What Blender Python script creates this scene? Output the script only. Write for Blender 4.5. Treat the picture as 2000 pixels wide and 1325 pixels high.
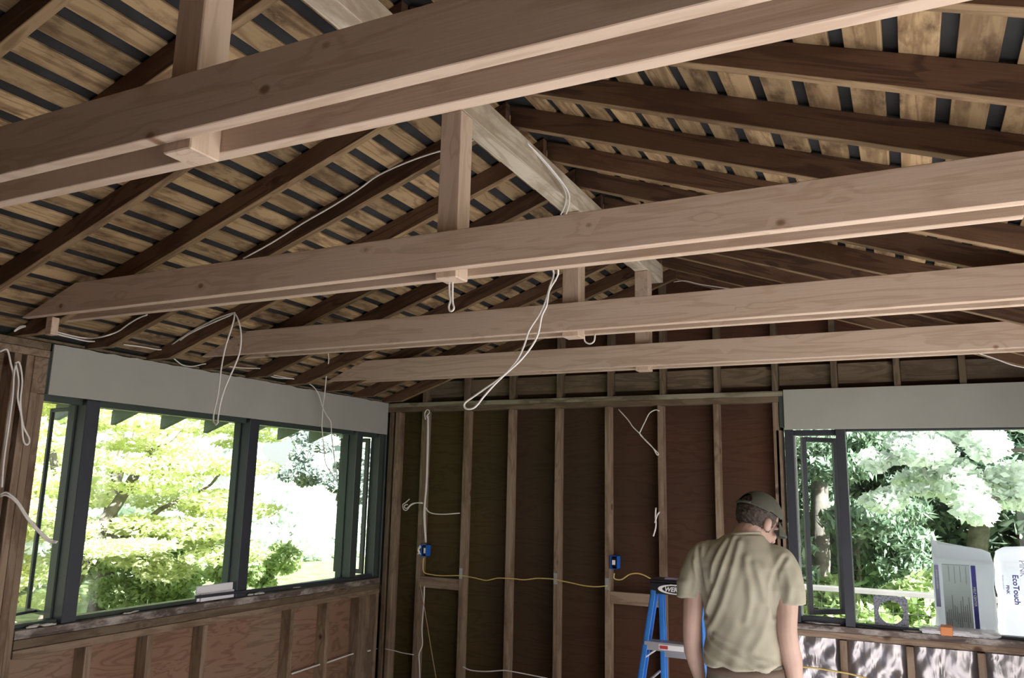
import bpy, bmesh, math, random
import numpy as np
from mathutils import Vector, Matrix, Quaternion
for o in list(bpy.data.objects): bpy.data.objects.remove(o)
SC = bpy.context.scene
COL = SC.collection
random.seed(7)
R_ = math.radians
# ---------------------------------------------------------------- camera
def cam_axes(y, p, r):
    y, p, r = R_(y), R_(p), R_(r)
    F = Vector((math.sin(y)*math.cos(p), math.cos(y)*math.cos(p), math.sin(p)))
    Rt = Vector((math.cos(y), -math.sin(y), 0)); U = Rt.cross(F)
    return math.cos(r)*Rt + math.sin(r)*U, -math.sin(r)*Rt + math.cos(r)*U, F
Rt, Up, Fw = cam_axes(-26.2506, 10.5626, 1.2199)
cam = bpy.data.cameras.new('camera'); camo = bpy.data.objects.new('camera', cam); COL.objects.link(camo)
camo.matrix_world = Matrix(((Rt.x, Up.x, -Fw.x, 0), (Rt.y, Up.y, -Fw.y, 0), (Rt.z, Up.z, -Fw.z, 1.72), (0, 0, 0, 1)))
cam.sensor_fit = 'HORIZONTAL'; cam.sensor_width = 36.0; cam.lens = 1563.08/2000*36.0
cam.clip_start = 0.05; cam.clip_end = 200
SC.camera = camo
# ---------------------------------------------------------------- world, sun, exposure
SC.view_settings.view_transform = 'Standard'; SC.view_settings.look = 'None'
SC.view_settings.gamma = 1.0; SC.view_settings.use_curve_mapping = False
SC.view_settings.exposure = 0.86
w = bpy.data.worlds.new('sky'); SC.world = w; w.use_nodes = True
wn = w.node_tree; wn.nodes.clear()
bg = wn.nodes.new('ShaderNodeBackground'); wo = wn.nodes.new('ShaderNodeOutputWorld')
sk = wn.nodes.new('ShaderNodeTexSky'); sk.sky_type = 'HOSEK_WILKIE'; sk.turbidity = 8; sk.ground_albedo = 0.4
sk.sun_direction = (0.754, -0.397, 0.526)
hs = wn.nodes.new('ShaderNodeHueSaturation'); hs.inputs['Saturation'].default_value = 0.35; hs.inputs['Value'].default_value = 1.0
wn.links.new(sk.outputs[0], hs.inputs['Color']); wn.links.new(hs.outputs[0], bg.inputs[0])
bg.inputs[1].default_value = 4.6; wn.links.new(bg.outputs[0], wo.inputs[0])
sl = bpy.data.lights.new('sun', 'SUN'); sl.energy = 17.0; sl.angle = R_(1.0); sl.color = (1.0, 0.965, 0.94)
so = bpy.data.objects.new('sun', sl); COL.objects.link(so)
so.rotation_euler = Vector((0.76, -0.40, 0.53)).to_track_quat('Z', 'Y').to_euler()
cy = SC.cycles
cy.max_bounces = 8; cy.diffuse_bounces = 5; cy.glossy_bounces = 3; cy.transmission_bounces = 4; cy.transparent_max_bounces = 12
cy.caustics_reflective = False; cy.caustics_refractive = False
cy.use_denoising = True; cy.sample_clamp_indirect = 6.0
# ---------------------------------------------------------------- node helpers / materials
def newmat(name):
    m = bpy.data.materials.new(name); m.use_nodes = True; nt = m.node_tree; nt.nodes.clear()
    out = nt.nodes.new('ShaderNodeOutputMaterial'); b = nt.nodes.new('ShaderNodeBsdfPrincipled')
    nt.links.new(b.outputs[0], out.inputs[0]); return m, nt, b, out
def N(nt, t, **kw):
    n = nt.nodes.new(t)
    for k, v in kw.items(): setattr(n, k, v)
    return n
def lk(nt, a, b): nt.links.new(a, b)
def ramp(nt, stops, interp='LINEAR'):
    r = N(nt, 'ShaderNodeValToRGB'); e = r.color_ramp.elements; r.color_ramp.interpolation = interp
    while len(e) < len(stops): e.new(0.5)
    for q, (p, c) in zip(e, stops): q.position = p; q.color = (c[0], c[1], c[2], 1)
    return r
def mixc(nt, mode='MIX', fac=None):
    m = N(nt, 'ShaderNodeMix', data_type='RGBA', blend_type=mode)
    if fac is not None: m.inputs[0].default_value = fac
    return m
def plain(name, col, rough=0.6, metal=0.0, var=0.08, scale=6.0, bump=0.0):
    m, nt, b, out = newmat(name)
    tc = N(nt, 'ShaderNodeTexCoord'); no = N(nt, 'ShaderNodeTexNoise'); no.inputs['Scale'].default_value = scale; no.inputs['Detail'].default_value = 4
    lk(nt, tc.outputs['Object'], no.inputs['Vector'])
    lo = [c*(1-var) for c in col]; hi = [min(1, c*(1+var)) for c in col]
    r = ramp(nt, [(0.3, lo), (0.7, hi)]); lk(nt, no.outputs['Fac'], r.inputs[0]); lk(nt, r.outputs[0], b.inputs['Base Color'])
    b.inputs['Roughness'].default_value = rough; b.inputs['Metallic'].default_value = metal
    if bump:
        bp = N(nt, 'ShaderNodeBump'); bp.inputs['Strength'].default_value = bump; bp.inputs['Distance'].default_value = 0.01
        lk(nt, no.outputs['Fac'], bp.inputs['Height']); lk(nt, bp.outputs[0], b.inputs['Normal'])
    return m
def wood(name, light, dark, knot=(0.1, 0.05, 0.03), var=0.18, gscale=1.0, knots=1.0, stain=None, rough=0.7, stainscale=2.5, grain=0.6, ks=(4.5, 6.0, 6.0)):
    """wood with grain along the object's own x axis; every piece gets its own offset and tone"""
    m, nt, b, out = newmat(name)
    tc = N(nt, 'ShaderNodeTexCoord'); oi = N(nt, 'ShaderNodeObjectInfo')
    mu = N(nt, 'ShaderNodeMath', operation='MULTIPLY'); mu.inputs[1].default_value = 37.0; lk(nt, oi.outputs['Random'], mu.inputs[0])
    cx = N(nt, 'ShaderNodeCombineXYZ'); lk(nt, mu.outputs[0], cx.inputs[0]); lk(nt, mu.outputs[0], cx.inputs[1])
    ad = N(nt, 'ShaderNodeVectorMath', operation='ADD'); lk(nt, tc.outputs['Object'], ad.inputs[0]); lk(nt, cx.outputs[0], ad.inputs[1])
    m1 = N(nt, 'ShaderNodeMapping'); m1.inputs['Scale'].default_value = (0.8*gscale, 9*gscale, 9*gscale); lk(nt, ad.outputs[0], m1.inputs[0])
    # knots: random cells of a stretched voronoi
    m3 = N(nt, 'ShaderNodeMapping'); m3.inputs['Scale'].default_value = ks; lk(nt, ad.outputs[0], m3.inputs[0])
    vo = N(nt, 'ShaderNodeTexVoronoi'); vo.inputs['Scale'].default_value = 1.0; lk(nt, m3.outputs[0], vo.inputs['Vector'])
    sp = N(nt, 'ShaderNodeSeparateColor'); lk(nt, vo.outputs['Color'], sp.inputs[0])
    gt = N(nt, 'ShaderNodeMath', operation='LESS_THAN'); gt.inputs[1].default_value = 0.36; lk(nt, sp.outputs[0], gt.inputs[0])
    fall = N(nt, 'ShaderNodeMapRange'); fall.inputs[1].default_value = 0.0; fall.inputs[2].default_value = 0.55; fall.inputs[3].default_value = 1.0; fall.inputs[4].default_value = 0.0; fall.interpolation_type = 'SMOOTHSTEP'; lk(nt, vo.outputs['Distance'], fall.inputs[0])
    fk = N(nt, 'ShaderNodeMath', operation='MULTIPLY'); lk(nt, fall.outputs[0], fk.inputs[0]); lk(nt, gt.outputs[0], fk.inputs[1])
    # long figure of the growth rings
    nz = N(nt, 'ShaderNodeTexNoise'); nz.inputs['Scale'].default_value = 1.4; nz.inputs['Detail'].default_value = 3; nz.inputs['Distortion'].default_value = 0.6
    lk(nt, m1.outputs[0], nz.inputs['Vector'])
    mm = N(nt, 'ShaderNodeMath', operation='MULTIPLY'); mm.inputs[1].default_value = 30.0; lk(nt, nz.outputs['Fac'], mm.inputs[0])
    ak = N(nt, 'ShaderNodeMath', operation='MULTIPLY_ADD'); ak.inputs[1].default_value = 6.0; lk(nt, fk.outputs[0], ak.inputs[0]); lk(nt, mm.outputs[0], ak.inputs[2])
    sn = N(nt, 'ShaderNodeMath', operation='SINE'); lk(nt, ak.outputs[0], sn.inputs[0])
    mr = N(nt, 'ShaderNodeMapRange'); mr.inputs[1].default_value = 0.1; mr.inputs[2].default_value = 1; lk(nt, sn.outputs[0], mr.inputs[0])
    # fine fibres
    m2 = N(nt, 'ShaderNodeMapping'); m2.inputs['Scale'].default_value = (5, 130, 130); lk(nt, ad.outputs[0], m2.inputs[0])
    nf = N(nt, 'ShaderNodeTexNoise'); nf.inputs['Scale'].default_value = 1.0; nf.inputs['Detail'].default_value = 2; lk(nt, m2.outputs[0], nf.inputs['Vector'])
    g = mixc(nt, 'MIX', 0.40); lk(nt, mr.outputs[0], g.inputs[6]); lk(nt, nf.outputs['Fac'], g.inputs[7])
    r = ramp(nt, [(0.45-grain/2, light), (0.45+grain/2, dark)]); lk(nt, g.outputs[2], r.inputs[0])
    kr = ramp(nt, [(0.86-0.06*knots, (0, 0, 0)), (0.97-0.03*knots, (1, 1, 1))]); lk(nt, fk.outputs[0], kr.inputs[0])
    k = mixc(nt); lk(nt, kr.outputs[0], k.inputs[0]); lk(nt, r.outputs[0], k.inputs[6]); k.inputs[7].default_value = (*knot, 1)
    last = k.outputs[2]
    if stain:
        ns = N(nt, 'ShaderNodeTexNoise'); ns.inputs['Scale'].default_value = stainscale; ns.inputs['Detail'].default_value = 5; ns.inputs['Roughness'].default_value = 0.65
        mp = N(nt, 'ShaderNodeMapping'); mp.inputs['Scale'].default_value = (1, 2.2, 2.2); lk(nt, ad.outputs[0], mp.inputs[0]); lk(nt, mp.outputs[0], ns.inputs['Vector'])
        sr = ramp(nt, [(0.48, (0, 0, 0)), (0.66, (1, 1, 1))]); lk(nt, ns.outputs['Fac'], sr.inputs[0])
        s = mixc(nt); lk(nt, sr.outputs[0], s.inputs[0]); lk(nt, last, s.inputs[6]); s.inputs[7].default_value = (*stain, 1); last = s.outputs[2]
    hv = N(nt, 'ShaderNodeHueSaturation'); lk(nt, last, hv.inputs['Color'])
    vr = N(nt, 'ShaderNodeMapRange'); vr.inputs[3].default_value = 1-var; vr.inputs[4].default_value = 1+var; lk(nt, oi.outputs['Random'], vr.inputs[0]); lk(nt, vr.outputs[0], hv.inputs['Value'])
    lk(nt, hv.outputs[0], b.inputs['Base Color']); b.inputs['Roughness'].default_value = rough; b.inputs['Specular IOR Level'].default_value = 0.25
    bp = N(nt, 'ShaderNodeBump'); bp.inputs['Strength'].default_value = 0.25; bp.inputs['Distance'].default_value = 0.002
    lk(nt, nf.outputs['Fac'], bp.inputs['Height']); lk(nt, bp.outputs[0], b.inputs['Normal'])
    return m
M = {}
M['fir'] = wood('new_fir', (0.61, 0.475, 0.385), (0.49, 0.36, 0.275), knot=(0.26, 0.15, 0.095), var=0.06, knots=0.8, grain=0.9, ks=(8.0, 1.0, 11.0))
M['oldfir'] = wood('aged_rafter', (0.135, 0.075, 0.045), (0.072, 0.039, 0.026), knot=(0.05, 0.02, 0.01), var=0.2, knots=0.6, stain=(0.09, 0.045, 0.025))
M['floorlit'] = wood('rafter_floorlit', (0.27, 0.185, 0.105), (0.17, 0.11, 0.06), knot=(0.06, 0.03, 0.02), var=0.2, knots=0.6, stain=(0.12, 0.07, 0.04))  # lighter copy of the rafter wood with floor light in its colour
M['board'] = wood('roof_boards', (0.42, 0.295, 0.165), (0.25, 0.16, 0.085), knot=(0.10, 0.05, 0.03), var=0.30, knots=1.3, stain=(0.11, 0.065, 0.035), stainscale=4.5, grain=0.8, ks=(6.0, 9.0, 1.5))
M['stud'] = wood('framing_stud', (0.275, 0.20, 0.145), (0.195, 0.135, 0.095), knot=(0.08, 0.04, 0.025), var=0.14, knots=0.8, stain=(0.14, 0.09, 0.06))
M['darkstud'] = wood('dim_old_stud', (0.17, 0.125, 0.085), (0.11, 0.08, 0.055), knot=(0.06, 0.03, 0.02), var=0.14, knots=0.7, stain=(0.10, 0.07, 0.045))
M['weather'] = wood('weathered_plate', (0.30, 0.27, 0.20), (0.16, 0.14, 0.10), knot=(0.06, 0.04, 0.03), var=0.05, knots=0.4, stain=(0.12, 0.10, 0.07))
M['ridge'] = wood('pale_ridge_beam', (0.62, 0.56, 0.46), (0.46, 0.40, 0.31), knot=(0.2, 0.13, 0.09), var=0.03, knots=0.7, stain=(0.36, 0.29, 0.22))
M['sill'] = wood('worn_sill', (0.14, 0.105, 0.095), (0.08, 0.06, 0.055), knot=(0.06, 0.03, 0.02), var=0.05, knots=0.2, stain=(0.42, 0.38, 0.36), stainscale=5)
def plywood(name, cols, scale=1.0, con=0.7, sheets=None):
    m, nt, b, out = newmat(name)
    tc = N(nt, 'ShaderNodeTexCoord')
    mp = N(nt, 'ShaderNodeMapping'); mp.inputs['Scale'].default_value = (1.1*scale, 1.1*scale, 6.0*scale); lk(nt, tc.outputs['Object'], mp.inputs[0])
    nz = N(nt, 'ShaderNodeTexNoise'); nz.inputs['Scale'].default_value = 1.2; nz.inputs['Detail'].default_value = 3; nz.inputs['Distortion'].default_value = 1.2; lk(nt, mp.outputs[0], nz.inputs['Vector'])
    mm = N(nt, 'ShaderNodeMath', operation='MULTIPLY'); mm.inputs[1].default_value = 45; lk(nt, nz.outputs['Fac'], mm.inputs[0])
    sn = N(nt, 'ShaderNodeMath', operation='SINE'); lk(nt, mm.outputs[0], sn.inputs[0])
    nb = N(nt, 'ShaderNodeTexNoise'); nb.inputs['Scale'].default_value = 0.9; nb.inputs['Detail'].default_value = 6; lk(nt, tc.outputs['Object'], nb.inputs['Vector'])
    r = ramp(nt, [(0.32, cols[0]), (0.52, cols[1]), (0.7, cols[2])]); lk(nt, nb.outputs['Fac'], r.inputs[0])
    r2 = ramp(nt, [(0.3, (1, 1, 1)), (0.95, (con, con*0.96, con*0.93))]); lk(nt, sn.outputs[0], r2.inputs[0])
    x = mixc(nt, 'MULTIPLY', 1.0); lk(nt, r.outputs[0], x.inputs[6]); lk(nt, r2.outputs[0], x.inputs[7])
    last = x.outputs[2]
    if sheets:
        sx = N(nt, 'ShaderNodeSeparateXYZ'); lk(nt, tc.outputs['Object'], sx.inputs[0]); dv = N(nt, 'ShaderNodeMath', operation='DIVIDE'); dv.inputs[1].default_value = 6.0; lk(nt, sx.outputs[0], dv.inputs[0])
        rs_ = ramp(nt, [(p/6.0, c) for p, c in sheets]); lk(nt, dv.outputs[0], rs_.inputs[0]); y = mixc(nt, 'MULTIPLY', 1.0); lk(nt, last, y.inputs[6]); lk(nt, rs_.outputs[0], y.inputs[7]); last = y.outputs[2]
    lk(nt, last, b.inputs['Base Color']); b.inputs['Roughness'].default_value = 0.75; b.inputs['Specular IOR Level'].default_value = 0.2
    return m
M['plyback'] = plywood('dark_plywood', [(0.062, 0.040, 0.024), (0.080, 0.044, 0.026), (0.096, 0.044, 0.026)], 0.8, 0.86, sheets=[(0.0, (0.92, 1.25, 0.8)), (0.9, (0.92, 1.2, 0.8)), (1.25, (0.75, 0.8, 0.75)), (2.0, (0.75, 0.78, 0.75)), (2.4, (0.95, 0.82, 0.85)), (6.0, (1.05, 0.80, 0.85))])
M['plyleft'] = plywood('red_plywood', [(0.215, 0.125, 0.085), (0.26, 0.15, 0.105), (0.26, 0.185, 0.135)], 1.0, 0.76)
M['gyp'] = plain('grey_wallboard', (0.37, 0.373, 0.345), 0.9, var=0.05, scale=3)
M['felt'] = plain('black_felt', (0.018, 0.018, 0.02), 0.9, var=0.5, scale=8)
M['frame'] = plain('dark_green_frame', (0.045, 0.06, 0.055), 0.45, var=0.1)
M['slate'] = plain('slate_paint', (0.035, 0.038, 0.052), 0.45, var=0.1)
M['floor'] = plain('pale_subfloor', (0.42, 0.415, 0.42), 0.85, var=0.06, scale=2)
M['white'] = plain('white_cable', (0.78, 0.75, 0.74), 0.45, var=0.04)
M['yellow'] = plain('yellow_cable', (0.62, 0.47, 0.16), 0.45, var=0.08)
M['tan'] = plain('tan_cord', (0.42, 0.30, 0.2), 0.6)
M['blue'] = plain('blue_plastic', (0.02, 0.13, 0.55), 0.4, var=0.1)
M['ladderblue'] = plain('blue_fibreglass', (0.04, 0.20, 0.62), 0.35, var=0.08, scale=12)
M['black'] = plain('black_plastic', (0.015, 0.014, 0.018), 0.4, var=0.3)
M['alu'] = plain('aluminium', (0.55, 0.55, 0.60), 0.35, metal=0.6, var=0.06)
M['steel'] = plain('galvanised_plate', (0.42, 0.45, 0.46), 0.4, metal=0.5, var=0.2, scale=30)
M['paper'] = plain('white_paper', (0.80, 0.80, 0.86), 0.7, var=0.03)
M['paint'] = plain('white_print', (0.8, 0.8, 0.8), 0.5, var=0.02)
M['navy'] = plain('purple_blue_print', (0.08, 0.06, 0.42), 0.5, var=0.05)
M['greyprint'] = plain('grey_print', (0.30, 0.30, 0.42), 0.6, var=0.05)
M['lilac'] = plain('lilac_print', (0.42, 0.36, 0.62), 0.6, var=0.05)
M['redprint'] = plain('red_print', (0.45, 0.05, 0.05), 0.6, var=0.05)
M['orange'] = plain('orange_label', (0.75, 0.27, 0.10), 0.5, var=0.05)
M['deck'] = plain('grey_deck_paint', (0.55, 0.56, 0.56), 0.7, var=0.15)
M['railwood'] = plain('weathered_rail', (0.17, 0.155, 0.15), 0.7, var=0.12)
M['tailpaint'] = plain('grey_green_paint', (0.26, 0.30, 0.24), 0.7, var=0.12)
M['wire'] = plain('dark_wire', (0.06, 0.06, 0.05), 0.6)
M['siding'] = plain('neighbour_siding', (0.20, 0.22, 0.20), 0.8)
M['bark'] = plain('bark', (0.15, 0.13, 0.115), 0.9, var=0.4, scale=9, bump=0.6)
M['rock'] = plain('pale_rock', (0.50, 0.45, 0.42), 0.9, var=0.3, scale=5, bump=0.5)
M['debris'] = plain('plaster_dust', (0.55, 0.53, 0.50), 0.95, var=0.15, scale=20)
def bagmat():
    m, nt, b, out = newmat('white_film'); tc = N(nt, 'ShaderNodeTexCoord'); no = N(nt, 'ShaderNodeTexNoise'); no.inputs['Scale'].default_value = 9; no.inputs['Detail'].default_value = 5
    lk(nt, tc.outputs['Object'], no.inputs['Vector']); b.inputs['Base Color'].default_value = (0.93, 0.92, 0.97, 1); b.inputs['Roughness'].default_value = 0.3
    tl = N(nt, 'ShaderNodeBsdfTranslucent'); tl.inputs[0].default_value = (0.95, 0.94, 0.98, 1); mx = N(nt, 'ShaderNodeMixShader'); mx.inputs[0].default_value = 0.5; lk(nt, b.outputs[0], mx.inputs[1]); lk(nt, tl.outputs[0], mx.inputs[2]); lk(nt, mx.outputs[0], out.inputs[0])
    bp = N(nt, 'ShaderNodeBump'); bp.inputs['Strength'].default_value = 0.35; bp.inputs['Distance'].default_value = 0.02; lk(nt, no.outputs['Fac'], bp.inputs['Height']); lk(nt, bp.outputs[0], b.inputs['Normal'])
    return m
M['bag'] = bagmat()
def foilmat():
    m, nt, b, out = newmat('crinkled_foil'); tc = N(nt, 'ShaderNodeTexCoord')
    mp = N(nt, 'ShaderNodeMapping'); mp.inputs['Scale'].default_value = (1.6, 1, 1); mp.inputs['Rotation'].default_value = (0, 0.6, 0); lk(nt, tc.outputs['Object'], mp.inputs[0])
    no = N(nt, 'ShaderNodeTexNoise'); no.inputs['Scale'].default_value = 3.2; no.inputs['Detail'].default_value = 3; no.inputs['Roughness'].default_value = 0.5; no.inputs['Distortion'].default_value = 1.2; lk(nt, mp.outputs[0], no.inputs['Vector'])
    b.inputs['Base Color'].default_value = (0.46, 0.43, 0.45, 1); b.inputs['Metallic'].default_value = 0.85; b.inputs['Roughness'].default_value = 0.34
    bp = N(nt, 'ShaderNodeBump'); bp.inputs['Strength'].default_value = 0.8; bp.inputs['Distance'].default_value = 0.035; lk(nt, no.outputs['Fac'], bp.inputs['Height']); lk(nt, bp.outputs[0], b.inputs['Normal'])
    return m
M['foil'] = foilmat()
def glassmat(name='window_glass', tint=(0.92, 0.97, 0.95), gl=0.08, rough=0.0):
    m, nt, b, out = newmat(name); nt.nodes.remove(b)
    t = N(nt, 'ShaderNodeBsdfTransparent'); t.inputs[0].default_value = (*tint, 1); g = N(nt, 'ShaderNodeBsdfGlossy'); g.inputs['Roughness'].default_value = rough
    mx = N(nt, 'ShaderNodeMixShader'); mx.inputs[0].default_value = 0.05
    lk(nt, t.outputs[0], mx.inputs[1]); lk(nt, g.outputs[0], mx.inputs[2]); lk(nt, mx.outputs[0], out.inputs[0]); return m
M['glass'] = glassmat()
def clearfilm():
    m, nt, b, out = newmat('clear_wrap'); t = N(nt, 'ShaderNodeBsdfTransparent'); mx = N(nt, 'ShaderNodeMixShader'); mx.inputs[0].default_value = 0.45
    b.inputs['Base Color'].default_value = (0.8, 0.8, 0.84, 1); b.inputs['Roughness'].default_value = 0.15
    lk(nt, t.outputs[0], mx.inputs[1]); lk(nt, b.outputs[0], mx.inputs[2]); lk(nt, mx.outputs[0], out.inputs[0]); return m
M['film'] = clearfilm()
def leafmat(name, c1, c2, trans=0.4):
    m, nt, b, out = newmat(name); ge = N(nt, 'ShaderNodeNewGeometry')
    r = ramp(nt, [(0.0, c1), (1.0, c2)]); lk(nt, ge.outputs['Random Per Island'], r.inputs[0]); lk(nt, r.outputs[0], b.inputs['Base Color']); b.inputs['Roughness'].default_value = 0.5
    t = N(nt, 'ShaderNodeBsdfTranslucent'); lk(nt, r.outputs[0], t.inputs[0]); mx = N(nt, 'ShaderNodeMixShader'); mx.inputs[0].default_value = trans
    lk(nt, b.outputs[0], mx.inputs[1]); lk(nt, t.outputs[0], mx.inputs[2]); lk(nt, mx.outputs[0], out.inputs[0]); return m
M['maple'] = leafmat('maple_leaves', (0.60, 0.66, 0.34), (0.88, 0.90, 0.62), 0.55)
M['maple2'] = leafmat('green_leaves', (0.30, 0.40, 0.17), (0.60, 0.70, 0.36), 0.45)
M['greyleaf'] = leafmat('grey_green_leaves', (0.22, 0.27, 0.26), (0.46, 0.52, 0.48), 0.3)
M['darkleaf'] = leafmat('conifer_needles', (0.13, 0.20, 0.14), (0.32, 0.42, 0.30), 0.3)
M['darkleaf2'] = leafmat('deep_conifer_needles', (0.10, 0.16, 0.12), (0.25, 0.35, 0.26), 0.3)
M['paleleaf'] = leafmat('pale_sunlit_leaves', (0.72, 0.80, 0.72), (0.95, 0.97, 0.93), 0.35)  # near-white leaf colour carries the overexposed sunlight
M['concrete'] = plain('pale_concrete', (0.55, 0.53, 0.50), 0.9, var=0.08)
M['grass'] = plain('lawn', (0.22, 0.28, 0.12), 0.95, var=0.4, scale=3)
# ---------------------------------------------------------------- object helpers
LABELS = {}
def tag(o, label=None, cat=None, group=None, kind=None):
    if label: o['label'] = label
    if cat: o['category'] = cat
    if group: o['group'] = group
    if kind: o['kind'] = kind
    return o
def empty(name, loc=(0, 0, 0), rotz=0.0, label=None, cat=None, group=None):
    o = bpy.data.objects.new(name, None); COL.objects.link(o); o.location = loc; o.rotation_euler = (0, 0, rotz); o.empty_display_size = 0.1
    return tag(o, label, cat, group)
def link(name, me, mat=None, parent=None):
    o = bpy.data.objects.new(name, me); COL.objects.link(o)
    if mat is not None:
        for x in (mat if isinstance(mat, (list, tuple)) else [mat]): me.materials.append(x)
    if parent: o.parent = parent
    return o
def from_bm(name, bm, mat, parent=None, smooth=False):
    me = bpy.data.meshes.new(name); bmesh.ops.recalc_face_normals(bm, faces=bm.faces); bm.to_mesh(me); bm.free()
    if smooth:
        for p in me.polygons: p.use_smooth = True
    return link(name, me, mat, parent)
def addbox(bm, lo, hi, bev=0.0, mi=0):
    v = [bm.verts.new((x, y, z)) for x in (lo[0], hi[0]) for y in (lo[1], hi[1]) for z in (lo[2], hi[2])]
    fs = [bm.faces.new([v[i] for i in q]) for q in ((0, 1, 3, 2), (4, 6, 7, 5), (0, 4, 5, 1), (2, 3, 7, 6), (0, 2, 6, 4), (1, 5, 7, 3))]
    for f in fs: f.material_index = mi
    if bev:
        es = list({e for f in fs for e in f.edges}); bmesh.ops.bevel(bm, geom=es, offset=bev, segments=1, affect='EDGES')
    return v
def boxes(name, lst, mat, parent=None, bev=0.0, origin=None):
    """several boxes of ONE piece; the mesh origin goes to the first box's low corner"""
    o0 = Vector(origin if origin is not None else lst[0][0]); bm = bmesh.new()
    for b in lst: addbox(bm, Vector(b[0])-o0, Vector(b[1])-o0, bev)
    o = from_bm(name, bm, mat, parent); o.location = o0; return o
def stick(name, p0, p1, wd, ht, mat, parent=None, bev=0.002, upv=(0, 0, 1), wane=0.0):
    """lumber: centreline p0-p1, wd sideways, ht along up; grain along its own x"""
    p0, p1 = Vector(p0), Vector(p1); X = (p1-p0); L = X.length; X.normalize(); Zv = Vector(upv)
    Y = Zv.cross(X).normalized(); Z = X.cross(Y)
    bm = bmesh.new(); addbox(bm, (0, -wd/2, -ht/2), (L, wd/2, ht/2), bev)
    o = from_bm(name, bm, mat, parent)
    o.matrix_local = Matrix(((X.x, Y.x, Z.x, p0.x), (X.y, Y.y, Z.y, p0.y), (X.z, Y.z, Z.z, p0.z), (0, 0, 0, 1)))
    return o
def prism(name, prof, y0, y1, mat, parent=None, bev=0.002):
    """profile in x,z extruded along y, origin at first profile point"""
    ox, oz = prof[0]; bm = bmesh.new()
    a = [bm.verts.new((x-ox, 0, z-oz)) for x, z in prof]; b = [bm.verts.new((x-ox, y1-y0, z-oz)) for x, z in prof]
    bm.faces.new(a); bm.faces.new(b[::-1]); n = len(prof)
    for i in range(n): bm.faces.new((a[i], b[i], b[(i+1) % n], a[(i+1) % n]))
    if bev: bmesh.ops.bevel(bm, geom=list(bm.edges), offset=bev, segments=1, affect='EDGES')
    o = from_bm(name, bm, mat, parent); o.location = (ox, y0, oz); return o
def spline(pts, n=5):
    P_ = [Vector(p) for p in pts]
    if len(P_) < 3: return P_
    P_ = [P_[0]*2-P_[1]] + P_ + [P_[-1]*2-P_[-2]]; out = []
    for i in range(1, len(P_)-2):
        a, b, c, d = P_[i-1:i+3]
        for k in range(n):
            t = k/n; out.append(0.5*((2*b)+(c-a)*t+(2*a-5*b+4*c-d)*t*t+(3*b-a-3*c+d)*t**3))
    out.append(P_[-2]); return out
def addtube(bm, pts, r, sides=8, r1=None):
    pts = [Vector(p) for p in pts]; rings = []; n = len(pts)
    t0 = (pts[1]-pts[0]).normalized(); nrm = t0.orthogonal().normalized()
    for i, p in enumerate(pts):
        t = (pts[min(i+1, n-1)]-pts[max(i-1, 0)])
        t = t.normalized() if t.length > 1e-9 else t0
        nrm = (nrm-t*nrm.dot(t));
        nrm = nrm.normalized() if nrm.length > 1e-6 else t.orthogonal().normalized()
        bn = t.cross(nrm); rr = r if r1 is None else r+(r1-r)*i/(n-1)
        rings.append([bm.verts.new(p+(nrm*math.cos(a)+bn*math.sin(a))*rr) for a in [2*math.pi*k/sides for k in range(sides)]])
    for A, B in zip(rings, rings[1:]):
        for k in range(sides): bm.faces.new((A[k], A[(k+1) % sides], B[(k+1) % sides], B[k]))
    bm.faces.new(rings[0][::-1]); bm.faces.new(rings[-1])
def tubes(name, plist, r, mat, parent=None, sides=8, smooth=True, n=5):
    o0 = Vector(plist[0][0]); bm = bmesh.new()
    for pl in plist: addtube(bm, [p-o0 for p in spline(pl, n)], r, sides)
    o = from_bm(name, bm, mat, parent, smooth); o.location = o0; return o
def text_mesh(name, body, size, mat, parent, mw, extrude=0.0008, bold=False, align='LEFT', shear=0.0):
    cu = bpy.data.curves.new(name, 'FONT'); cu.body = body; cu.size = size; cu.extrude = extrude; cu.align_x = align; cu.shear = shear
    if bold: cu.offset = size*0.025
    to = bpy.data.objects.new('tmp', cu); COL.objects.link(to); dg = bpy.context.evaluated_depsgraph_get()
    me = bpy.data.meshes.new_from_object(to.evaluated_get(dg)); bpy.data.objects.remove(to); me.materials.clear()
    o = link(name, me, mat, parent); o.matrix_local = mw; return o
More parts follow.
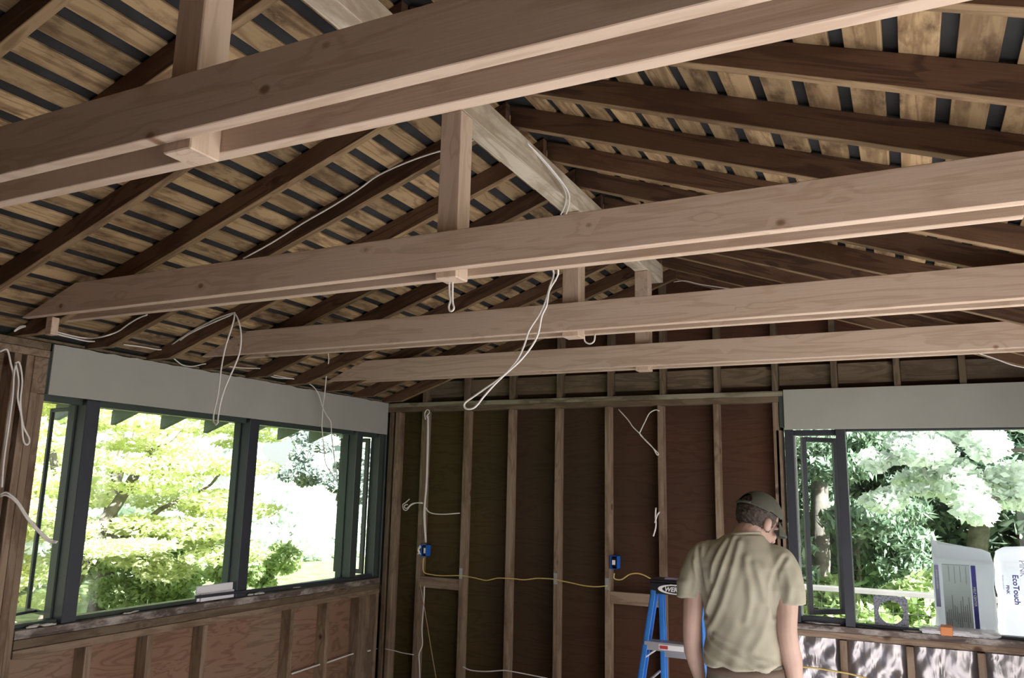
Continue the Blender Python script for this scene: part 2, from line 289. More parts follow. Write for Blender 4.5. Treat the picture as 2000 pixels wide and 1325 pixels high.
CABLES = [
 ('white cable stapled along a dark left rafter, rising to the ridge','w',0.005,[[[-2.893,2.84,2.811],[-2.717,2.839,2.869],[-2.532,2.838,2.943],[-2.352,2.837,3.007],[-2.208,2.836,3.066],[-2.096,2.834,3.118],[-1.93,2.833,3.157],[-1.788,2.832,3.176],[-1.652,2.831,3.183],[-1.599,2.83,3.201]]]),
 ('pair of white cables draped over the end of the ridge beam by a king post','w',0.005,[[[-1.431,2.95,3.231],[-1.407,3.072,3.194],[-1.378,3.194,3.143],[-1.377,3.316,3.118],[-1.419,3.438,3.097],[-1.502,3.56,3.071]],[[-1.426,2.95,3.225],[-1.392,3.074,3.183],[-1.359,3.198,3.127],[-1.359,3.322,3.099],[-1.406,3.446,3.09],[-1.476,3.57,3.071]]]),
 ('long loop of white cable swinging in front of the middle ceiling beams','w',0.0055,[[[-1.3,2.5,2.634],[-1.3,2.58,2.64],[-1.298,2.75,2.69],[-1.295,3.0,2.636],[-1.308,3.0,2.557],[-1.327,3.0,2.494],[-1.355,3.0,2.438],[-1.399,3.0,2.377],[-1.421,3.0,2.315],[-1.449,3.0,2.258],[-1.494,3.0,2.208],[-1.54,3.0,2.173],[-1.599,3.0,2.138],[-1.658,3.0,2.103],[-1.699,3.0,2.077],[-1.698,3.0,2.056],[-1.674,3.0,2.05],[-1.644,3.0,2.062],[-1.604,3.0,2.106],[-1.552,3.0,2.157],[-1.494,3.0,2.205],[-1.443,3.0,2.245],[-1.392,3.0,2.3],[-1.359,3.0,2.356],[-1.343,3.0,2.432],[-1.321,3.0,2.478],[-1.31,3.0,2.541],[-1.27,3.0,2.633],[-1.272,2.75,2.69],[-1.275,2.58,2.64],[-1.275,2.5,2.634]]]),
 ('short narrow loop of white cable hanging under the second king post','w',0.005,[[[-1.482,2.47,2.484],[-1.479,2.47,2.423],[-1.474,2.47,2.394],[-1.48,2.47,2.372],[-1.476,2.47,2.357],[-1.466,2.47,2.354],[-1.458,2.47,2.365],[-1.465,2.47,2.394],[-1.468,2.47,2.483]]]),
 ('small curl of white cable sticking out below the third pair of beams','w',0.005,[[[-1.421,3.7,2.491],[-1.417,3.7,2.453],[-1.391,3.7,2.438],[-1.368,3.7,2.45],[-1.363,3.7,2.487]]]),
 ('long hanging loop of white cable in front of the grey header panel, left of centre','w',0.0055,[[[-3.749,3.243,2.525],[-3.671,3.243,2.562],[-3.556,3.243,2.603],[-3.441,3.243,2.636],[-3.342,3.243,2.653],[-3.334,3.243,2.645],[-3.337,3.243,2.604],[-3.359,3.243,2.53],[-3.381,3.243,2.456],[-3.398,3.243,2.341],[-3.404,3.243,2.198],[-3.423,3.243,2.097],[-3.42,3.243,2.043],[-3.415,3.243,2.045],[-3.401,3.243,2.028],[-3.386,3.243,2.045],[-3.39,3.243,2.043],[-3.382,3.243,2.141],[-3.355,3.243,2.236],[-3.3,3.243,2.348],[-3.271,3.243,2.426],[-3.269,3.243,2.507],[-3.289,3.243,2.583],[-3.33,3.243,2.646],[-3.379,3.243,2.637],[-3.516,3.243,2.602],[-3.671,3.243,2.556],[-3.74,3.243,2.522]]]),
 ('white cable sagging between the first rafter ends above the grey header panel','w',0.005,[[[-3.93,2.607,2.47],[-3.93,2.706,2.464],[-3.937,2.8,2.468],[-3.814,2.8,2.468],[-3.76,2.847,2.501],[-3.685,2.847,2.535],[-3.611,2.847,2.563],[-3.544,2.847,2.577]]]),
 ('white cable dipping just above the left edge of the grey header panel','w',0.005,[[[-3.95,2.621,2.463],[-3.95,2.721,2.457],[-3.95,2.812,2.454],[-3.95,2.872,2.463],[-3.95,2.92,2.463]]]),
 ('white cable running from the second rafter end up to the hanging loop','w',0.005,[[[-3.93,3.022,2.47],[-3.915,3.138,2.475],[-3.9,3.266,2.481],[-3.749,3.243,2.528],[-3.671,3.243,2.556],[-3.555,3.243,2.602]]]),
 ('pair of short white cables entering at the far left corner of the roof','w',0.005,[[[-3.93,2.403,2.433],[-3.93,2.43,2.461],[-3.93,2.47,2.47],[-3.93,2.517,2.47]],[[-3.93,2.403,2.431],[-3.93,2.434,2.455],[-3.93,2.473,2.47],[-3.93,2.518,2.47]]]),
 ('thin white cable sagging over the header panel beside the third rafter end','w',0.0045,[[[-3.97,3.401,2.456],[-3.97,3.476,2.423],[-3.97,3.555,2.425],[-3.97,3.65,2.455],[-3.97,3.708,2.456]]]),
 ('white cable strung straight between rafter ends below the third beam','w',0.0045,[[[-3.95,3.81,2.463],[-3.925,3.912,2.465],[-3.9,4.044,2.479],[-3.875,4.139,2.49],[-3.85,4.227,2.498]]]),
 ('flat loop of white cable tucked between rafter ends above the header panel','w',0.0045,[[[-3.95,4.178,2.457],[-3.95,4.281,2.449],[-3.95,4.448,2.463],[-3.95,4.46,2.463],[-3.95,4.382,2.463],[-3.95,4.246,2.463]]]),
 ('white cable hanging straight down from the third beam past the header panel','w',0.005,[[[-3.55,4.333,2.605],[-3.626,4.437,2.578],[-3.702,4.517,2.5],[-3.778,4.601,2.365],[-3.854,4.684,2.301],[-3.93,4.777,2.177],[-3.93,4.781,2.134],[-3.93,4.82,1.984],[-3.93,4.851,1.872],[-3.93,4.961,1.773],[-3.93,4.995,1.742]]]),
 ('white cable curving out of a rafter end and down over the big window','w',0.005,[[[-3.95,4.582,2.455],[-3.95,4.664,2.439],[-3.95,4.74,2.386],[-3.95,4.797,2.291],[-3.95,4.85,2.234],[-3.95,4.904,2.188],[-3.95,4.926,2.08],[-3.95,4.971,1.927],[-3.95,5.015,1.8],[-3.95,5.008,1.761]]]),
 ('bundle of white cables running down the bare studs at the far left edge','w',0.006,[[[-3.97,2.372,2.327],[-3.97,2.405,2.342],[-3.97,2.431,2.279],[-3.97,2.453,2.219],[-3.97,2.458,2.149],[-3.97,2.456,1.973],[-3.97,2.458,1.8],[-3.97,2.466,1.672]],[[-3.96,2.452,2.277],[-3.96,2.449,2.218],[-3.96,2.457,2.122],[-3.96,2.458,1.964],[-3.96,2.457,1.8],[-3.96,2.465,1.672]]]),
 ('folded loop of white cable hanging on the stud left of the grey header panel','w',0.006,[[[-3.97,2.453,2.282],[-3.97,2.475,2.285],[-3.97,2.501,2.199],[-3.97,2.506,2.092],[-3.97,2.535,1.979],[-3.97,2.577,1.911],[-3.97,2.567,1.883],[-3.97,2.545,1.909],[-3.97,2.52,2.022],[-3.97,2.49,2.108],[-3.97,2.483,2.197],[-3.97,2.459,2.274]]]),
 ('pair of white cables reaching out in front of the leftmost narrow window','w',0.006,[[[-3.97,2.467,1.638],[-3.942,2.483,1.647],[-3.913,2.523,1.605],[-3.885,2.568,1.529],[-3.857,2.612,1.469],[-3.828,2.654,1.422],[-3.8,2.677,1.413]],[[-3.97,2.468,1.629],[-3.942,2.484,1.634],[-3.913,2.52,1.597],[-3.885,2.56,1.525],[-3.857,2.608,1.461],[-3.828,2.65,1.413],[-3.8,2.671,1.409]]]),
 ('white cables stapled down the second stud of the back wall to a blue box','w',0.006,[[[-3.596,5.72,2.303],[-3.59,5.72,2.185],[-3.583,5.72,1.931],[-3.583,5.72,1.722],[-3.591,5.72,1.573],[-3.591,5.72,1.474],[-3.566,5.72,1.271]],[[-3.585,5.72,2.303],[-3.58,5.72,2.185],[-3.575,5.72,1.931],[-3.575,5.72,1.722],[-3.584,5.72,1.573],[-3.577,5.72,1.434],[-3.56,5.72,1.272]],[[-3.585,5.72,1.556],[-3.533,5.72,1.509],[-3.416,5.72,1.5],[-3.255,5.72,1.514]],[[-3.602,5.7,2.269],[-3.611,5.7,2.32],[-3.59,5.7,2.35],[-3.568,5.7,2.341],[-3.569,5.7,2.32],[-3.588,5.7,2.301],[-3.582,5.7,2.277]]]),
 ('tangled hook of white cable sticking out left of the second back-wall stud','w',0.005,[[[-3.72,5.69,1.613],[-3.755,5.69,1.585],[-3.781,5.69,1.568],[-3.774,5.69,1.531],[-3.743,5.69,1.523],[-3.705,5.69,1.562],[-3.647,5.69,1.584],[-3.587,5.69,1.581]],[[-3.729,5.68,1.569],[-3.754,5.68,1.564],[-3.758,5.68,1.544],[-3.733,5.68,1.54],[-3.68,5.68,1.579],[-3.581,5.68,1.588]]]),
 ('yellow cable threaded through the back-wall studs at waist height','y',0.0055,[[[-3.585,5.735,1.148],[-3.59,5.735,1.108],[-3.579,5.735,1.036],[-3.501,5.735,1.021],[-3.405,5.735,1.019],[-3.245,5.735,1.03],[-3.171,5.735,1.027],[-3.097,5.735,1.02],[-3.006,5.735,1.01],[-2.917,5.735,1.032],[-2.85,5.735,1.036],[-2.763,5.735,1.038],[-2.68,5.735,1.036],[-2.57,5.735,1.054],[-2.443,5.735,1.057],[-2.377,5.735,1.049],[-2.279,5.735,1.037],[-2.198,5.735,1.027],[-2.134,5.735,1.025],[-2.078,5.735,1.028],[-2.015,5.735,1.039]]]),
 ('yellow cable bowing from the right blue box towards the ladder top','y',0.0055,[[[-1.953,5.71,1.132],[-1.953,5.71,1.095],[-1.899,5.71,1.092],[-1.832,5.71,1.134],[-1.753,5.71,1.139],[-1.662,5.71,1.102]]]),
 ('white cable wandering down the second stud below the short block','w',0.0055,[[[-3.56,5.72,0.927],[-3.559,5.72,0.824],[-3.564,5.72,0.714],[-3.568,5.72,0.596],[-3.557,5.72,0.481],[-3.585,5.72,0.409],[-3.577,5.72,0.325],[-3.568,5.72,0.215]]]),
 ('thin tan cord slanting down from the second stud to the floor','t',0.004,[[[-3.611,5.73,0.947],[-3.555,5.698,0.827],[-3.477,5.665,0.612],[-3.411,5.632,0.434],[-3.341,5.6,0.253]]]),
 ('short white cable between the corner stud and the second stud','w',0.005,[[[-3.922,5.735,0.411],[-3.841,5.735,0.407],[-3.752,5.735,0.397],[-3.644,5.735,0.394]]]),
 ('white cable sagging between studs at the foot of the back wall','w',0.0055,[[[-3.192,5.735,0.353],[-3.119,5.735,0.335],[-2.986,5.735,0.342],[-2.846,5.735,0.365],[-2.778,5.735,0.366],[-2.684,5.735,0.362],[-2.558,5.735,0.355],[-2.475,5.735,0.35]]]),
 ('twisted white cable forming a Y between two bays of the back wall','w',0.005,[[[-1.913,5.7,2.314],[-1.842,5.7,2.237],[-1.804,5.7,2.184],[-1.749,5.7,2.13],[-1.711,5.7,2.085],[-1.658,5.7,2.033],[-1.613,5.7,1.986],[-1.625,5.7,1.98],[-1.651,5.7,2.026],[-1.696,5.7,2.074],[-1.749,5.7,2.127],[-1.741,5.7,2.16],[-1.71,5.7,2.22],[-1.678,5.7,2.279],[-1.632,5.7,2.304],[-1.602,5.7,2.296]]]),
 ('short frayed stub of white cable above the ladder in the back wall','w',0.007,[[[-1.637,5.7,1.605],[-1.641,5.7,1.541],[-1.638,5.7,1.477],[-1.658,5.7,1.405]],[[-1.611,5.7,1.577],[-1.63,5.7,1.548],[-1.646,5.7,1.498]]]),
 ('white cable running through the low studs under the left windows','w',0.0075,[[[-4.045,4.759,0.384],[-4.045,5.078,0.394],[-4.045,5.168,0.393],[-4.045,5.484,0.404],[-4.045,5.599,0.393],[-4.045,5.811,0.39]]]),
 ('thin white cable looping off the far end of the ridge beam','w',0.004,[[[-1.377,5.3,3.146],[-1.296,5.3,3.145],[-1.186,5.3,3.109],[-0.984,5.3,3.059]]]),
 ('pale cable sagging under the far right rafters above the grey panel','w',0.005,[[[0.376,5.25,2.551],[0.469,5.25,2.511],[0.559,5.25,2.466],[0.643,5.25,2.44]]]),
 ('dirty yellow cable crossing the foil insulation under the right window','y',0.007,[[[-0.706,5.728,0.628],[-0.597,5.728,0.629],[-0.48,5.728,0.622],[-0.428,5.728,0.62],[-0.335,5.728,0.607],[-0.235,5.728,0.593]]]),
]
# ================================================================ the room
XL, XR, YB, YF = -4.01, 1.09, 5.743, -2.5
XC = -1.46; SL = 0.3548
ZA = 2.3616+SL*(XC-XL)                     # rafter underside at the ridge
zr = lambda x: ZA-SL*abs(x-XC)             # rafter underside
D = 0.095                                  # rafter depth, plumb
def kind(o): o['kind'] = 'structure'; return o
kind(boxes('floor', [((XL-0.1, YF, -0.12), (XR+0.1, YB+0.12, 0.0))], M['floor']))
# dark underlayment over the spaced boards
bm = bmesh.new()
for s in (-1, 1):
    xo = XC+s*3.36; z0 = zr(XC)+D+0.0145; z1 = zr(xo)+D+0.0145
    v = [bm.verts.new(c) for c in ((XC, YF-0.1, z0), (xo, YF-0.1, z1), (xo, 6.4, z1), (XC, 6.4, z0), (XC, YF-0.1, z0+0.03), (xo, YF-0.1, z1+0.03), (xo, 6.4, z1+0.03), (XC, 6.4, z0+0.03))]
    for q in ((0, 1, 2, 3), (7, 6, 5, 4), (0, 4, 5, 1), (1, 5, 6, 2), (2, 6, 7, 3), (3, 7, 4, 0)): bm.faces.new([v[i] for i in q])
kind(from_bm('ceiling', bm, M['felt']))
# walls: sheathing seen between the studs
ply = YB+0.089; zt = 2.42
def gable(name, y0, y1, mat):
    return prism(name, [(XL-0.09, zt), (XR+0.09, zt), (XR+0.09, zr(XR+0.09)+D), (XC, ZA+D), (XL-0.09, zr(XL-0.09)+D)], y0, y1, mat, bev=0)
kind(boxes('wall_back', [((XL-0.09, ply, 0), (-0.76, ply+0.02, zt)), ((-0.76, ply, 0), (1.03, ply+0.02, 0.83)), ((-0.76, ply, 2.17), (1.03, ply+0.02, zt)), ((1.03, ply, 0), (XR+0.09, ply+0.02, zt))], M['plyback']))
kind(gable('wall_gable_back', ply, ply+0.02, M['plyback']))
pw = XL-0.089
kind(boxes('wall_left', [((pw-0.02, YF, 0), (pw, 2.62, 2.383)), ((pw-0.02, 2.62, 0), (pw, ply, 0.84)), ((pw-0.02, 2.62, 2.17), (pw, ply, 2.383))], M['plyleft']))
kind(boxes('wall_right', [((XR+0.06, YF, 0), (XR+0.09, -0.25, 2.33)), ((XR+0.06, -0.25, 2.14), (XR+0.09, ply, 2.33)), ((XR+0.06, 4.6, 0), (XR+0.09, ply, 2.14))], M['plyleft']))  # unseen wall; its wide opening is sized for the sunlight it lets in
kind(boxes('wall_front', [((XL-0.09, YF-0.02, 0), (XR+0.09, YF, zt))], M['plyleft']))
kind(gable('wall_gable_front', YF-0.02, YF, M['plyback']))
# ---------------------------------------------------------------- roof boards
ordn = ['first','second','third','fourth','fifth','sixth','seventh','eighth','ninth','tenth','eleventh','twelfth','thirteenth','fourteenth','fifteenth','sixteenth','seventeenth','eighteenth','nineteenth','twentieth','twenty-first','twenty-second']
cs = math.cos(math.atan(SL)); ta = math.atan(SL)
def roofboard(x0, x1, side, label, group):
    xm = (x0+x1)/2; L = abs(x1-x0)/cs; z = zr(xm)+D+0.006/cs
    bm = bmesh.new(); addbox(bm, (0, -L/2, -0.006), (6.35-YF, L/2, 0.006), 0.0015)
    o = from_bm('roof_board', bm, M['board'])
    X = Vector((0, 1, 0)); S = Vector((cs, 0, -math.copysign(math.sin(ta), xm-XC))); Y = -S if side == 'left' else -S
    Z = X.cross(Y)
    if Z.z < 0: Y = -Y; Z = -Z
    o.matrix_world = Matrix(((X.x, Y.x, Z.x, xm), (X.y, Y.y, Z.y, YF), (X.z, Y.z, Z.z, z), (0, 0, 0, 1)))
    tag(o, label, 'roof board', group)
n = 0
for k in range(0, 21):                     # left slope, counted from the ridge
    xg = -1.956-0.1213*(k-4)
    if xg-0.018 < -4.12: break
    x0 = xg-0.018-0.0863; x1 = xg-0.018-0.009
    if x1 > XC-0.03: continue
    roofboard(x0, x1, 'left', 'pale stained roof board, %s down from the ridge on the left slope' % ordn[n], 'spaced roof boards on the left slope'); n += 1
n = 0
for k in range(-8, 12):
    x0 = -0.582+0.1252*k; x1 = x0+0.088
    if x0 < XC+0.02 or x1 > 0.95: continue
    roofboard(x0, x1, 'right', 'pale stained roof board, %s down from the ridge on the right slope' % ordn[n], 'spaced roof boards on the right slope'); n += 1
# ---------------------------------------------------------------- rafters
def paint_floorlit(o):                          # paler undersides: light bounced off the floor, put into the colour
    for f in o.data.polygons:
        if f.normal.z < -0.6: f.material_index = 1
r0, rs = 2.4936, 0.4008
XE = -4.80
for i in range(-5, 9):
    y1 = r0+rs*i; 
    if i == 8: y1 = 5.70
    prof = [(-4.125, 2.386), (-4.045, 2.386), (-4.045, 2.4245), (-3.835, 2.4245), (XC-0.001, ZA), (XC-0.001, ZA+D), (-4.125, zr(-4.125)+D)]
    o = prism('rafter', prof, y1-0.038, y1, [M['oldfir'], M['floorlit']]); paint_floorlit(o)
    tl_ = prism('painted_tail', [(XE, zr(XE)), (-4.126, zr(-4.126)), (-4.126, zr(-4.126)+D), (XE, zr(XE)+D)], y1-0.038, y1, M['tailpaint'])
    # put the grain on the slope: rotate mesh data into the rafter's own axes
    rot = Matrix.Rotation(ta, 4, 'Y'); o.data.transform(rot); o.matrix_world = Matrix.Translation(o.location) @ Matrix.Rotation(-ta, 4, 'Y')
    bpy.context.view_layer.update(); tl_.parent = o; tl_.matrix_parent_inverse = o.matrix_world.inverted(); tl_['label'] = 'grey-green painted rafter tail'
    tag(o, 'dark brown rafter on the left slope, %s from the back gable wall' % ordn[8-i], 'rafter', 'dark rafters on the left slope')
for i in range(-5, 9):
    y1 = r0+rs*i+0.04
    if i in (-3, 3, 6): y1 = r0+rs*i
    if i == 0: y1 = r0+0.04
    if i == 8: y1 = 5.70
    XE2 = 2*XC-XE
    prof = [(XC+0.001, ZA), (XE2, zr(XE2)), (XE2, zr(XE2)+D), (XC+0.001, ZA+D)]
    o = prism('rafter', prof, y1-0.038, y1, [M['oldfir'], M['floorlit']]); paint_floorlit(o)
    rot = Matrix.Rotation(-ta, 4, 'Y'); o.data.transform(rot); o.matrix_world = Matrix.Translation(o.location) @ Matrix.Rotation(ta, 4, 'Y')
    tag(o, 'dark brown rafter on the right slope, %s from the back gable wall' % ordn[8-i], 'rafter', 'dark rafters on the right slope')
# ---------------------------------------------------------------- ridge beam, posts, ceiling beams
o = stick('ridge_beam', (XC, YF+0.1, 3.17), (XC, 5.16, 3.17), 0.092, 0.12, M['ridge'])
tag(o, 'pale whitish ridge beam running lengthwise under the roof peak', 'beam')
zb0, zb1 = 2.4856, 2.6256
rk = {1: 1.291, 2: 2.494, 3: 3.696, 4: 4.898}
near = {1: 'nearest, largest in view', 2: 'second from the front', 3: 'third from the front', 4: 'farthest, just before the back wall'}
tips = {1: (-3.86, -3.50), 2: (-3.83, -3.46), 3: (-3.92, -3.59), 4: (-3.90, -3.58)}
for k, r in rk.items():
    a, b = tips[k]; ra, rb = 2*XC-a, 2*XC-b
    pf = [(a, zb0), (ra, zb0), (rb, zb1), (b, zb1)]
    o = prism('ceiling_beam', pf, r-0.127, r-0.089, M['fir'])
    tag(o, 'new reddish timber ceiling beam, front plank of the pair that is %s' % near[k], 'beam', 'paired new ceiling beams')
    pb = [(a+0.1, zb0), (0.33 if k == 2 else ra-0.1, zb0), (0.33 if k == 2 else rb-0.05, zb1), (b+0.05, zb1)]
    o = prism('ceiling_beam', pb, r+0.0005, r+0.038, M['fir'])
    tag(o, 'new reddish timber ceiling beam, rear plank of the pair that is %s' % near[k], 'beam', 'paired new ceiling beams')
    o = stick('king_post', (XC, r-0.0445, 2.463), (XC, r-0.0445, 3.108), 0.088, 0.088, M['fir'], bev=0.003, upv=(0, 1, 0))
    tag(o, 'new square timber king post between the %s pair of ceiling beams' % {1: 'nearest', 2: 'second', 3: 'third', 4: 'farthest'}[k], 'post', 'new king posts under the ridge')
o = boxes('packing_block', [((-3.70, 2.408, 2.40), (-3.655, 2.445, 2.4855))], M['fir'], bev=0.002)
tag(o, 'small pale packing block under the left end of the second beam pair', 'wood block')
# ---------------------------------------------------------------- back wall framing
G = 'bare studs of the back wall'
xs = [-3.663+0.4064*i+0.019 for i in range(8)]
names = ['one bay left of centre']*8
lab = ['second stud from the left corner, carrying the left blue box', 'third stud from the left corner', 'fourth stud from the left corner', 'fifth stud from the left corner', 'sixth stud, carrying the right blue box', 'seventh stud, just behind the ladder', 'eighth stud, behind the man', 'ninth stud, at the edge of the right window']
for x, l in zip(xs, lab):
    o = stick('wall_stud', (x, YB+0.0445, 0.04), (x, YB+0.0445, 2.342), 0.089, 0.038, M['stud'], upv=(1, 0, 0)); tag(o, 'brown back-wall stud, '+l, 'stud', G)
o = stick('wall_stud', (-3.911, YB+0.0445, 0.04), (-3.911, YB+0.0445, 2.342), 0.089, 0.038, M['stud'], upv=(1, 0, 0)); tag(o, 'brown back-wall stud standing in the left corner beside the narrow window', 'stud', G)
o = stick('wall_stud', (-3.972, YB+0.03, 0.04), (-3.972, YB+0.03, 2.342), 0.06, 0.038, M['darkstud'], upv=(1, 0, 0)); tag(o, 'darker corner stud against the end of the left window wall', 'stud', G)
o = stick('window_trimmer', (-0.790+0.008, YB+0.0445, 0.04), (-0.782, YB+0.0445, 2.15), 0.089, 0.036, M['stud'], upv=(1, 0, 0)); tag(o, 'brown trimmer stud hard against the right window frame', 'stud')
o = boxes('top_plate', [((XL+0.0, YB-0.002, 2.383), (-0.745, YB+0.087, 2.42))], M['weather'], bev=0.002); tag(o, 'weathered grey upper top plate across the back wall', 'wall plate')
o = boxes('top_plate', [((XL+0.0, YB, 2.343), (-0.775, YB+0.087, 2.382))], M['darkstud'], bev=0.002); tag(o, 'brown lower top plate resting on the back-wall studs', 'wall plate')
o = boxes('bottom_plate', [((XL, YB, 0.0), (XR, YB+0.087, 0.039))], M['stud']); tag(o, 'floor plate under the back-wall studs', 'wall plate')
ux = [-3.645, -3.245, -2.828, -2.414, -1.998, -1.592, -1.195, -0.795, -0.412, -0.029, 0.346, 0.75]
for j, x in enumerate(ux):
    z1 = zr(x)-0.002
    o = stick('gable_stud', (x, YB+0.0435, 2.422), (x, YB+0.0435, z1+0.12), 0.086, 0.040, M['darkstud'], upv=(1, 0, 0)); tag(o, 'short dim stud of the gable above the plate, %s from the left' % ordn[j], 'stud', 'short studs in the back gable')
edges = [XL]+ux+[XR]
for j in range(len(edges)-1):
    x0, x1 = edges[j]+0.022, edges[j+1]-0.022
    if j == 0: continue
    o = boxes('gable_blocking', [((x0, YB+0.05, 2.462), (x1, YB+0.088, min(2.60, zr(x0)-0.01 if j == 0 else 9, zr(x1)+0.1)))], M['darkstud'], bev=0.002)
    tag(o, 'dark blocking board between the short gable studs, %s bay from the left' % ordn[j-1], 'blocking', 'blocking between gable studs')
for x0, x1, l in ((xs[0]+0.02, xs[1]-0.02, 'right of the left blue box'), (xs[4]+0.02, xs[5]-0.02, 'left of the ladder')):
    o = boxes('blocking', [((x0, YB+0.004, 0.915), (x1, YB+0.042, 1.0))], M['stud'], bev=0.002); tag(o, 'short horizontal block nailed between two studs, '+l, 'blocking', 'short blocks between back-wall studs')
for x, z, l in ((xs[1], 1.045, 'third stud'), (xs[3], 1.06, 'fifth stud'), (xs[4], 1.05, 'stud with the right blue box')):
    o = boxes('nail_plate', [((x-0.016, YB-0.003, z-0.04), (x+0.012, YB-0.0002, z+0.04))], M['steel']); tag(o, 'small grey metal nail plate on the '+l, 'metal plate', 'metal nail plates on studs')
def outlet_box(x, z, label, side):
    t = empty('outlet_box', (x, YB-0.001, z), 0, label, 'outlet box')
    # open-fronted shell
    bm = bmesh.new(); wv, hv, dp, th = 0.027, 0.047, 0.06, 0.003
    for lo, hi in (((-wv, 0-0.012, -hv), (-wv+th, dp, hv)), ((wv-th, -0.012, -hv), (wv, dp, hv)), ((-wv, -0.012, hv-th), (wv, dp, hv)), ((-wv, -0.012, -hv), (wv, dp, -hv+th)), ((-wv, dp-th, -hv), (wv, dp, hv))): addbox(bm, lo, hi)
    b = from_bm('box_shell', bm, M['blue'], t)
    bm = bmesh.new(); addbox(bm, (-0.012, -0.013, -0.016), (0.012, -0.0105, 0.016)) if side else addbox(bm, (0.004, -0.0135, -0.02), (0.020, -0.0115, 0.02)); from_bm('sticker', bm, M['paper'], t)
    if not side:
        b2 = tubes('wire_bundle', [[(-0.03, -0.01, 0.04), (-0.045, -0.02, 0.01), (-0.03, -0.02, -0.01), (-0.045, -0.02, -0.03)], [(-0.025, -0.012, 0.03), (-0.038, -0.03, 0.0), (-0.02, -0.02, -0.03)]], 0.005, M['white'], t)
    bm = bmesh.new(); addbox(bm, (-wv+th, 0.006, -0.03), (wv-th, 0.02, 0.03)); from_bm('inner_divider', bm, M['black'], t)
    return t
outlet_box(xs[0]+0.054, 1.205, 'blue plastic outlet box with pale wires on the second stud', False)
outlet_box(xs[4]+0.054, 1.205, 'blue plastic outlet box on the sixth stud, left of the ladder', True)
# ---------------------------------------------------------------- left wall framing
ls = [(3.06, 3.10), (3.456, 3.498), (3.868, 3.908), (4.673, 4.711), (5.068, 5.110), (5.475, 5.62), (5.705, 5.74)]
ll = ['first from the near end', 'second from the near end', 'third from the near end', 'fourth, right of the wide plywood bay', 'fifth from the near end', 'broad one near the corner', 'thin one in the corner']
for (a, b), l in zip(ls, ll):
    o = stick('knee_stud', (XL-0.0445, (a+b)/2, 0.04), (XL-0.0445, (a+b)/2, 0.838), b-a, 0.088, M['stud'], upv=(1, 0, 0)); tag(o, 'short brown stud under the left windows, '+l, 'stud', 'short studs under the left windows')
o = stick('sill_plate', (XL-0.045, 2.66, 0.860), (XL-0.045, 5.742, 0.858), 0.090, 0.040, M['stud']); tag(o, 'light brown lower rail on top of the short left studs', 'wall plate')
o = stick('sill_plate', (XL-0.047, 2.66, 0.905), (XL-0.047, 5.742, 0.900), 0.088, 0.045, M['darkstud']); tag(o, 'grubby brown upper rail directly under the left window sill', 'wall plate')
o = stick('window_sill', (XL-0.065, 2.66, 0.951), (XL-0.065, 5.742, 0.943), 0.125, 0.042, M['sill']); tag(o, 'dark worn wooden sill with plaster crumbs along the left windows', 'window sill')
o = boxes('bottom_plate', [((XL-0.088, YF, 0.0), (XL, YB-0.001, 0.039))], M['stud']); tag(o, 'floor plate under the left-wall studs', 'wall plate')
for a, z0, z1, l in ((2.634, 0.04, 2.148, 'against the leftmost window frame'), (2.5955, 0.04, 2.34, 'second to the left of the window'), (2.555, 0.04, 2.34, 'third to the left of the window'), (2.49, 0.04, 2.34, 'at the very left edge')):
    o = stick('wall_stud', (XL-0.0445, a, z0), (XL-0.0445, a, z1), 0.038, 0.088, M['stud'], upv=(1, 0, 0)); tag(o, 'full-height brown stud of the left wall, '+l, 'stud', 'full-height studs at the left edge')
o = boxes('header_block', [((XL-0.088, 2.577, 2.15), (XL+0.001, 2.652, 2.339))], M['stud'], bev=0.002); tag(o, 'square wooden block at the left end of the grey header panel', 'wood block')
o = boxes('top_plate', [((XL-0.088, YF, 2.341), (XL, 2.655, 2.379))], M['stud'], bev=0.002); tag(o, 'lower brown top plate at the far left edge', 'wall plate')
o = boxes('top_plate', [((XL-0.032, YF, 2.381), (XL, 2.655, 2.42))], M['darkstud'], bev=0.002); tag(o, 'upper dusty top plate at the far left edge', 'wall plate')
o = boxes('header_beam', [((XL-0.088, 2.656, 2.16), (XL-0.014, YB, 2.38))], M['frame'], bev=0.002); tag(o, 'dark header beam showing as a strip behind the left grey panel', 'beam')
# grey panels
bm = bmesh.new(); nn = 60; rnd = random.Random(3)
y0, y1 = 2.672, 5.742; top = []; bot = []
for i in range(nn+1):
    y = y0+(y1-y0)*i/nn; z = 2.418+rnd.uniform(-0.004, 0.004)
    row = [bm.verts.new((dx, y-y0, zz)) for dx, zz in ((0.012, 2.151), (0.012, z), (0, z), (0, 2.151))]
    top.append(row)
for A, B in zip(top, top[1:]):
    for k in range(4): bm.faces.new((A[k], B[k], B[(k+1) % 4], A[(k+1) % 4]))
bm.faces.new(top[0]); bm.faces.new(top[-1][::-1])
o = from_bm('wallboard_panel', bm, M['gyp']); o.location = (XL-0.012, y0, 0); tag(o, 'long grey wallboard panel above the left windows with a ragged top edge', 'panel')
o = boxes('wallboard_panel', [((-0.741, YB-0.012, 2.151), (XR-0.0, YB, 2.425))], M['gyp'], bev=0.001); tag(o, 'grey wallboard panel above the right window', 'panel')
o = boxes('header_beam', [((-0.775, YB+0.002, 2.17), (XR, YB+0.087, 2.42))], M['frame'], bev=0.002); tag(o, 'dark header beam behind the right grey panel', 'beam')
# rafter blocking over the left wall
for i in range(0, 8):
    ya, yb = r0+rs*i+0.001, r0+rs*(i+1)-0.039
    if i == 7: yb = 5.661
    o = boxes('eave_blocking', [((XL-0.05, ya, 2.425), (XL-0.012, yb, 2.438))], M['darkstud']); tag(o, 'dark blocking between the rafter ends above the left panel, %s gap from the left' % ordn[i], 'blocking', 'eave blocking above the left panel')
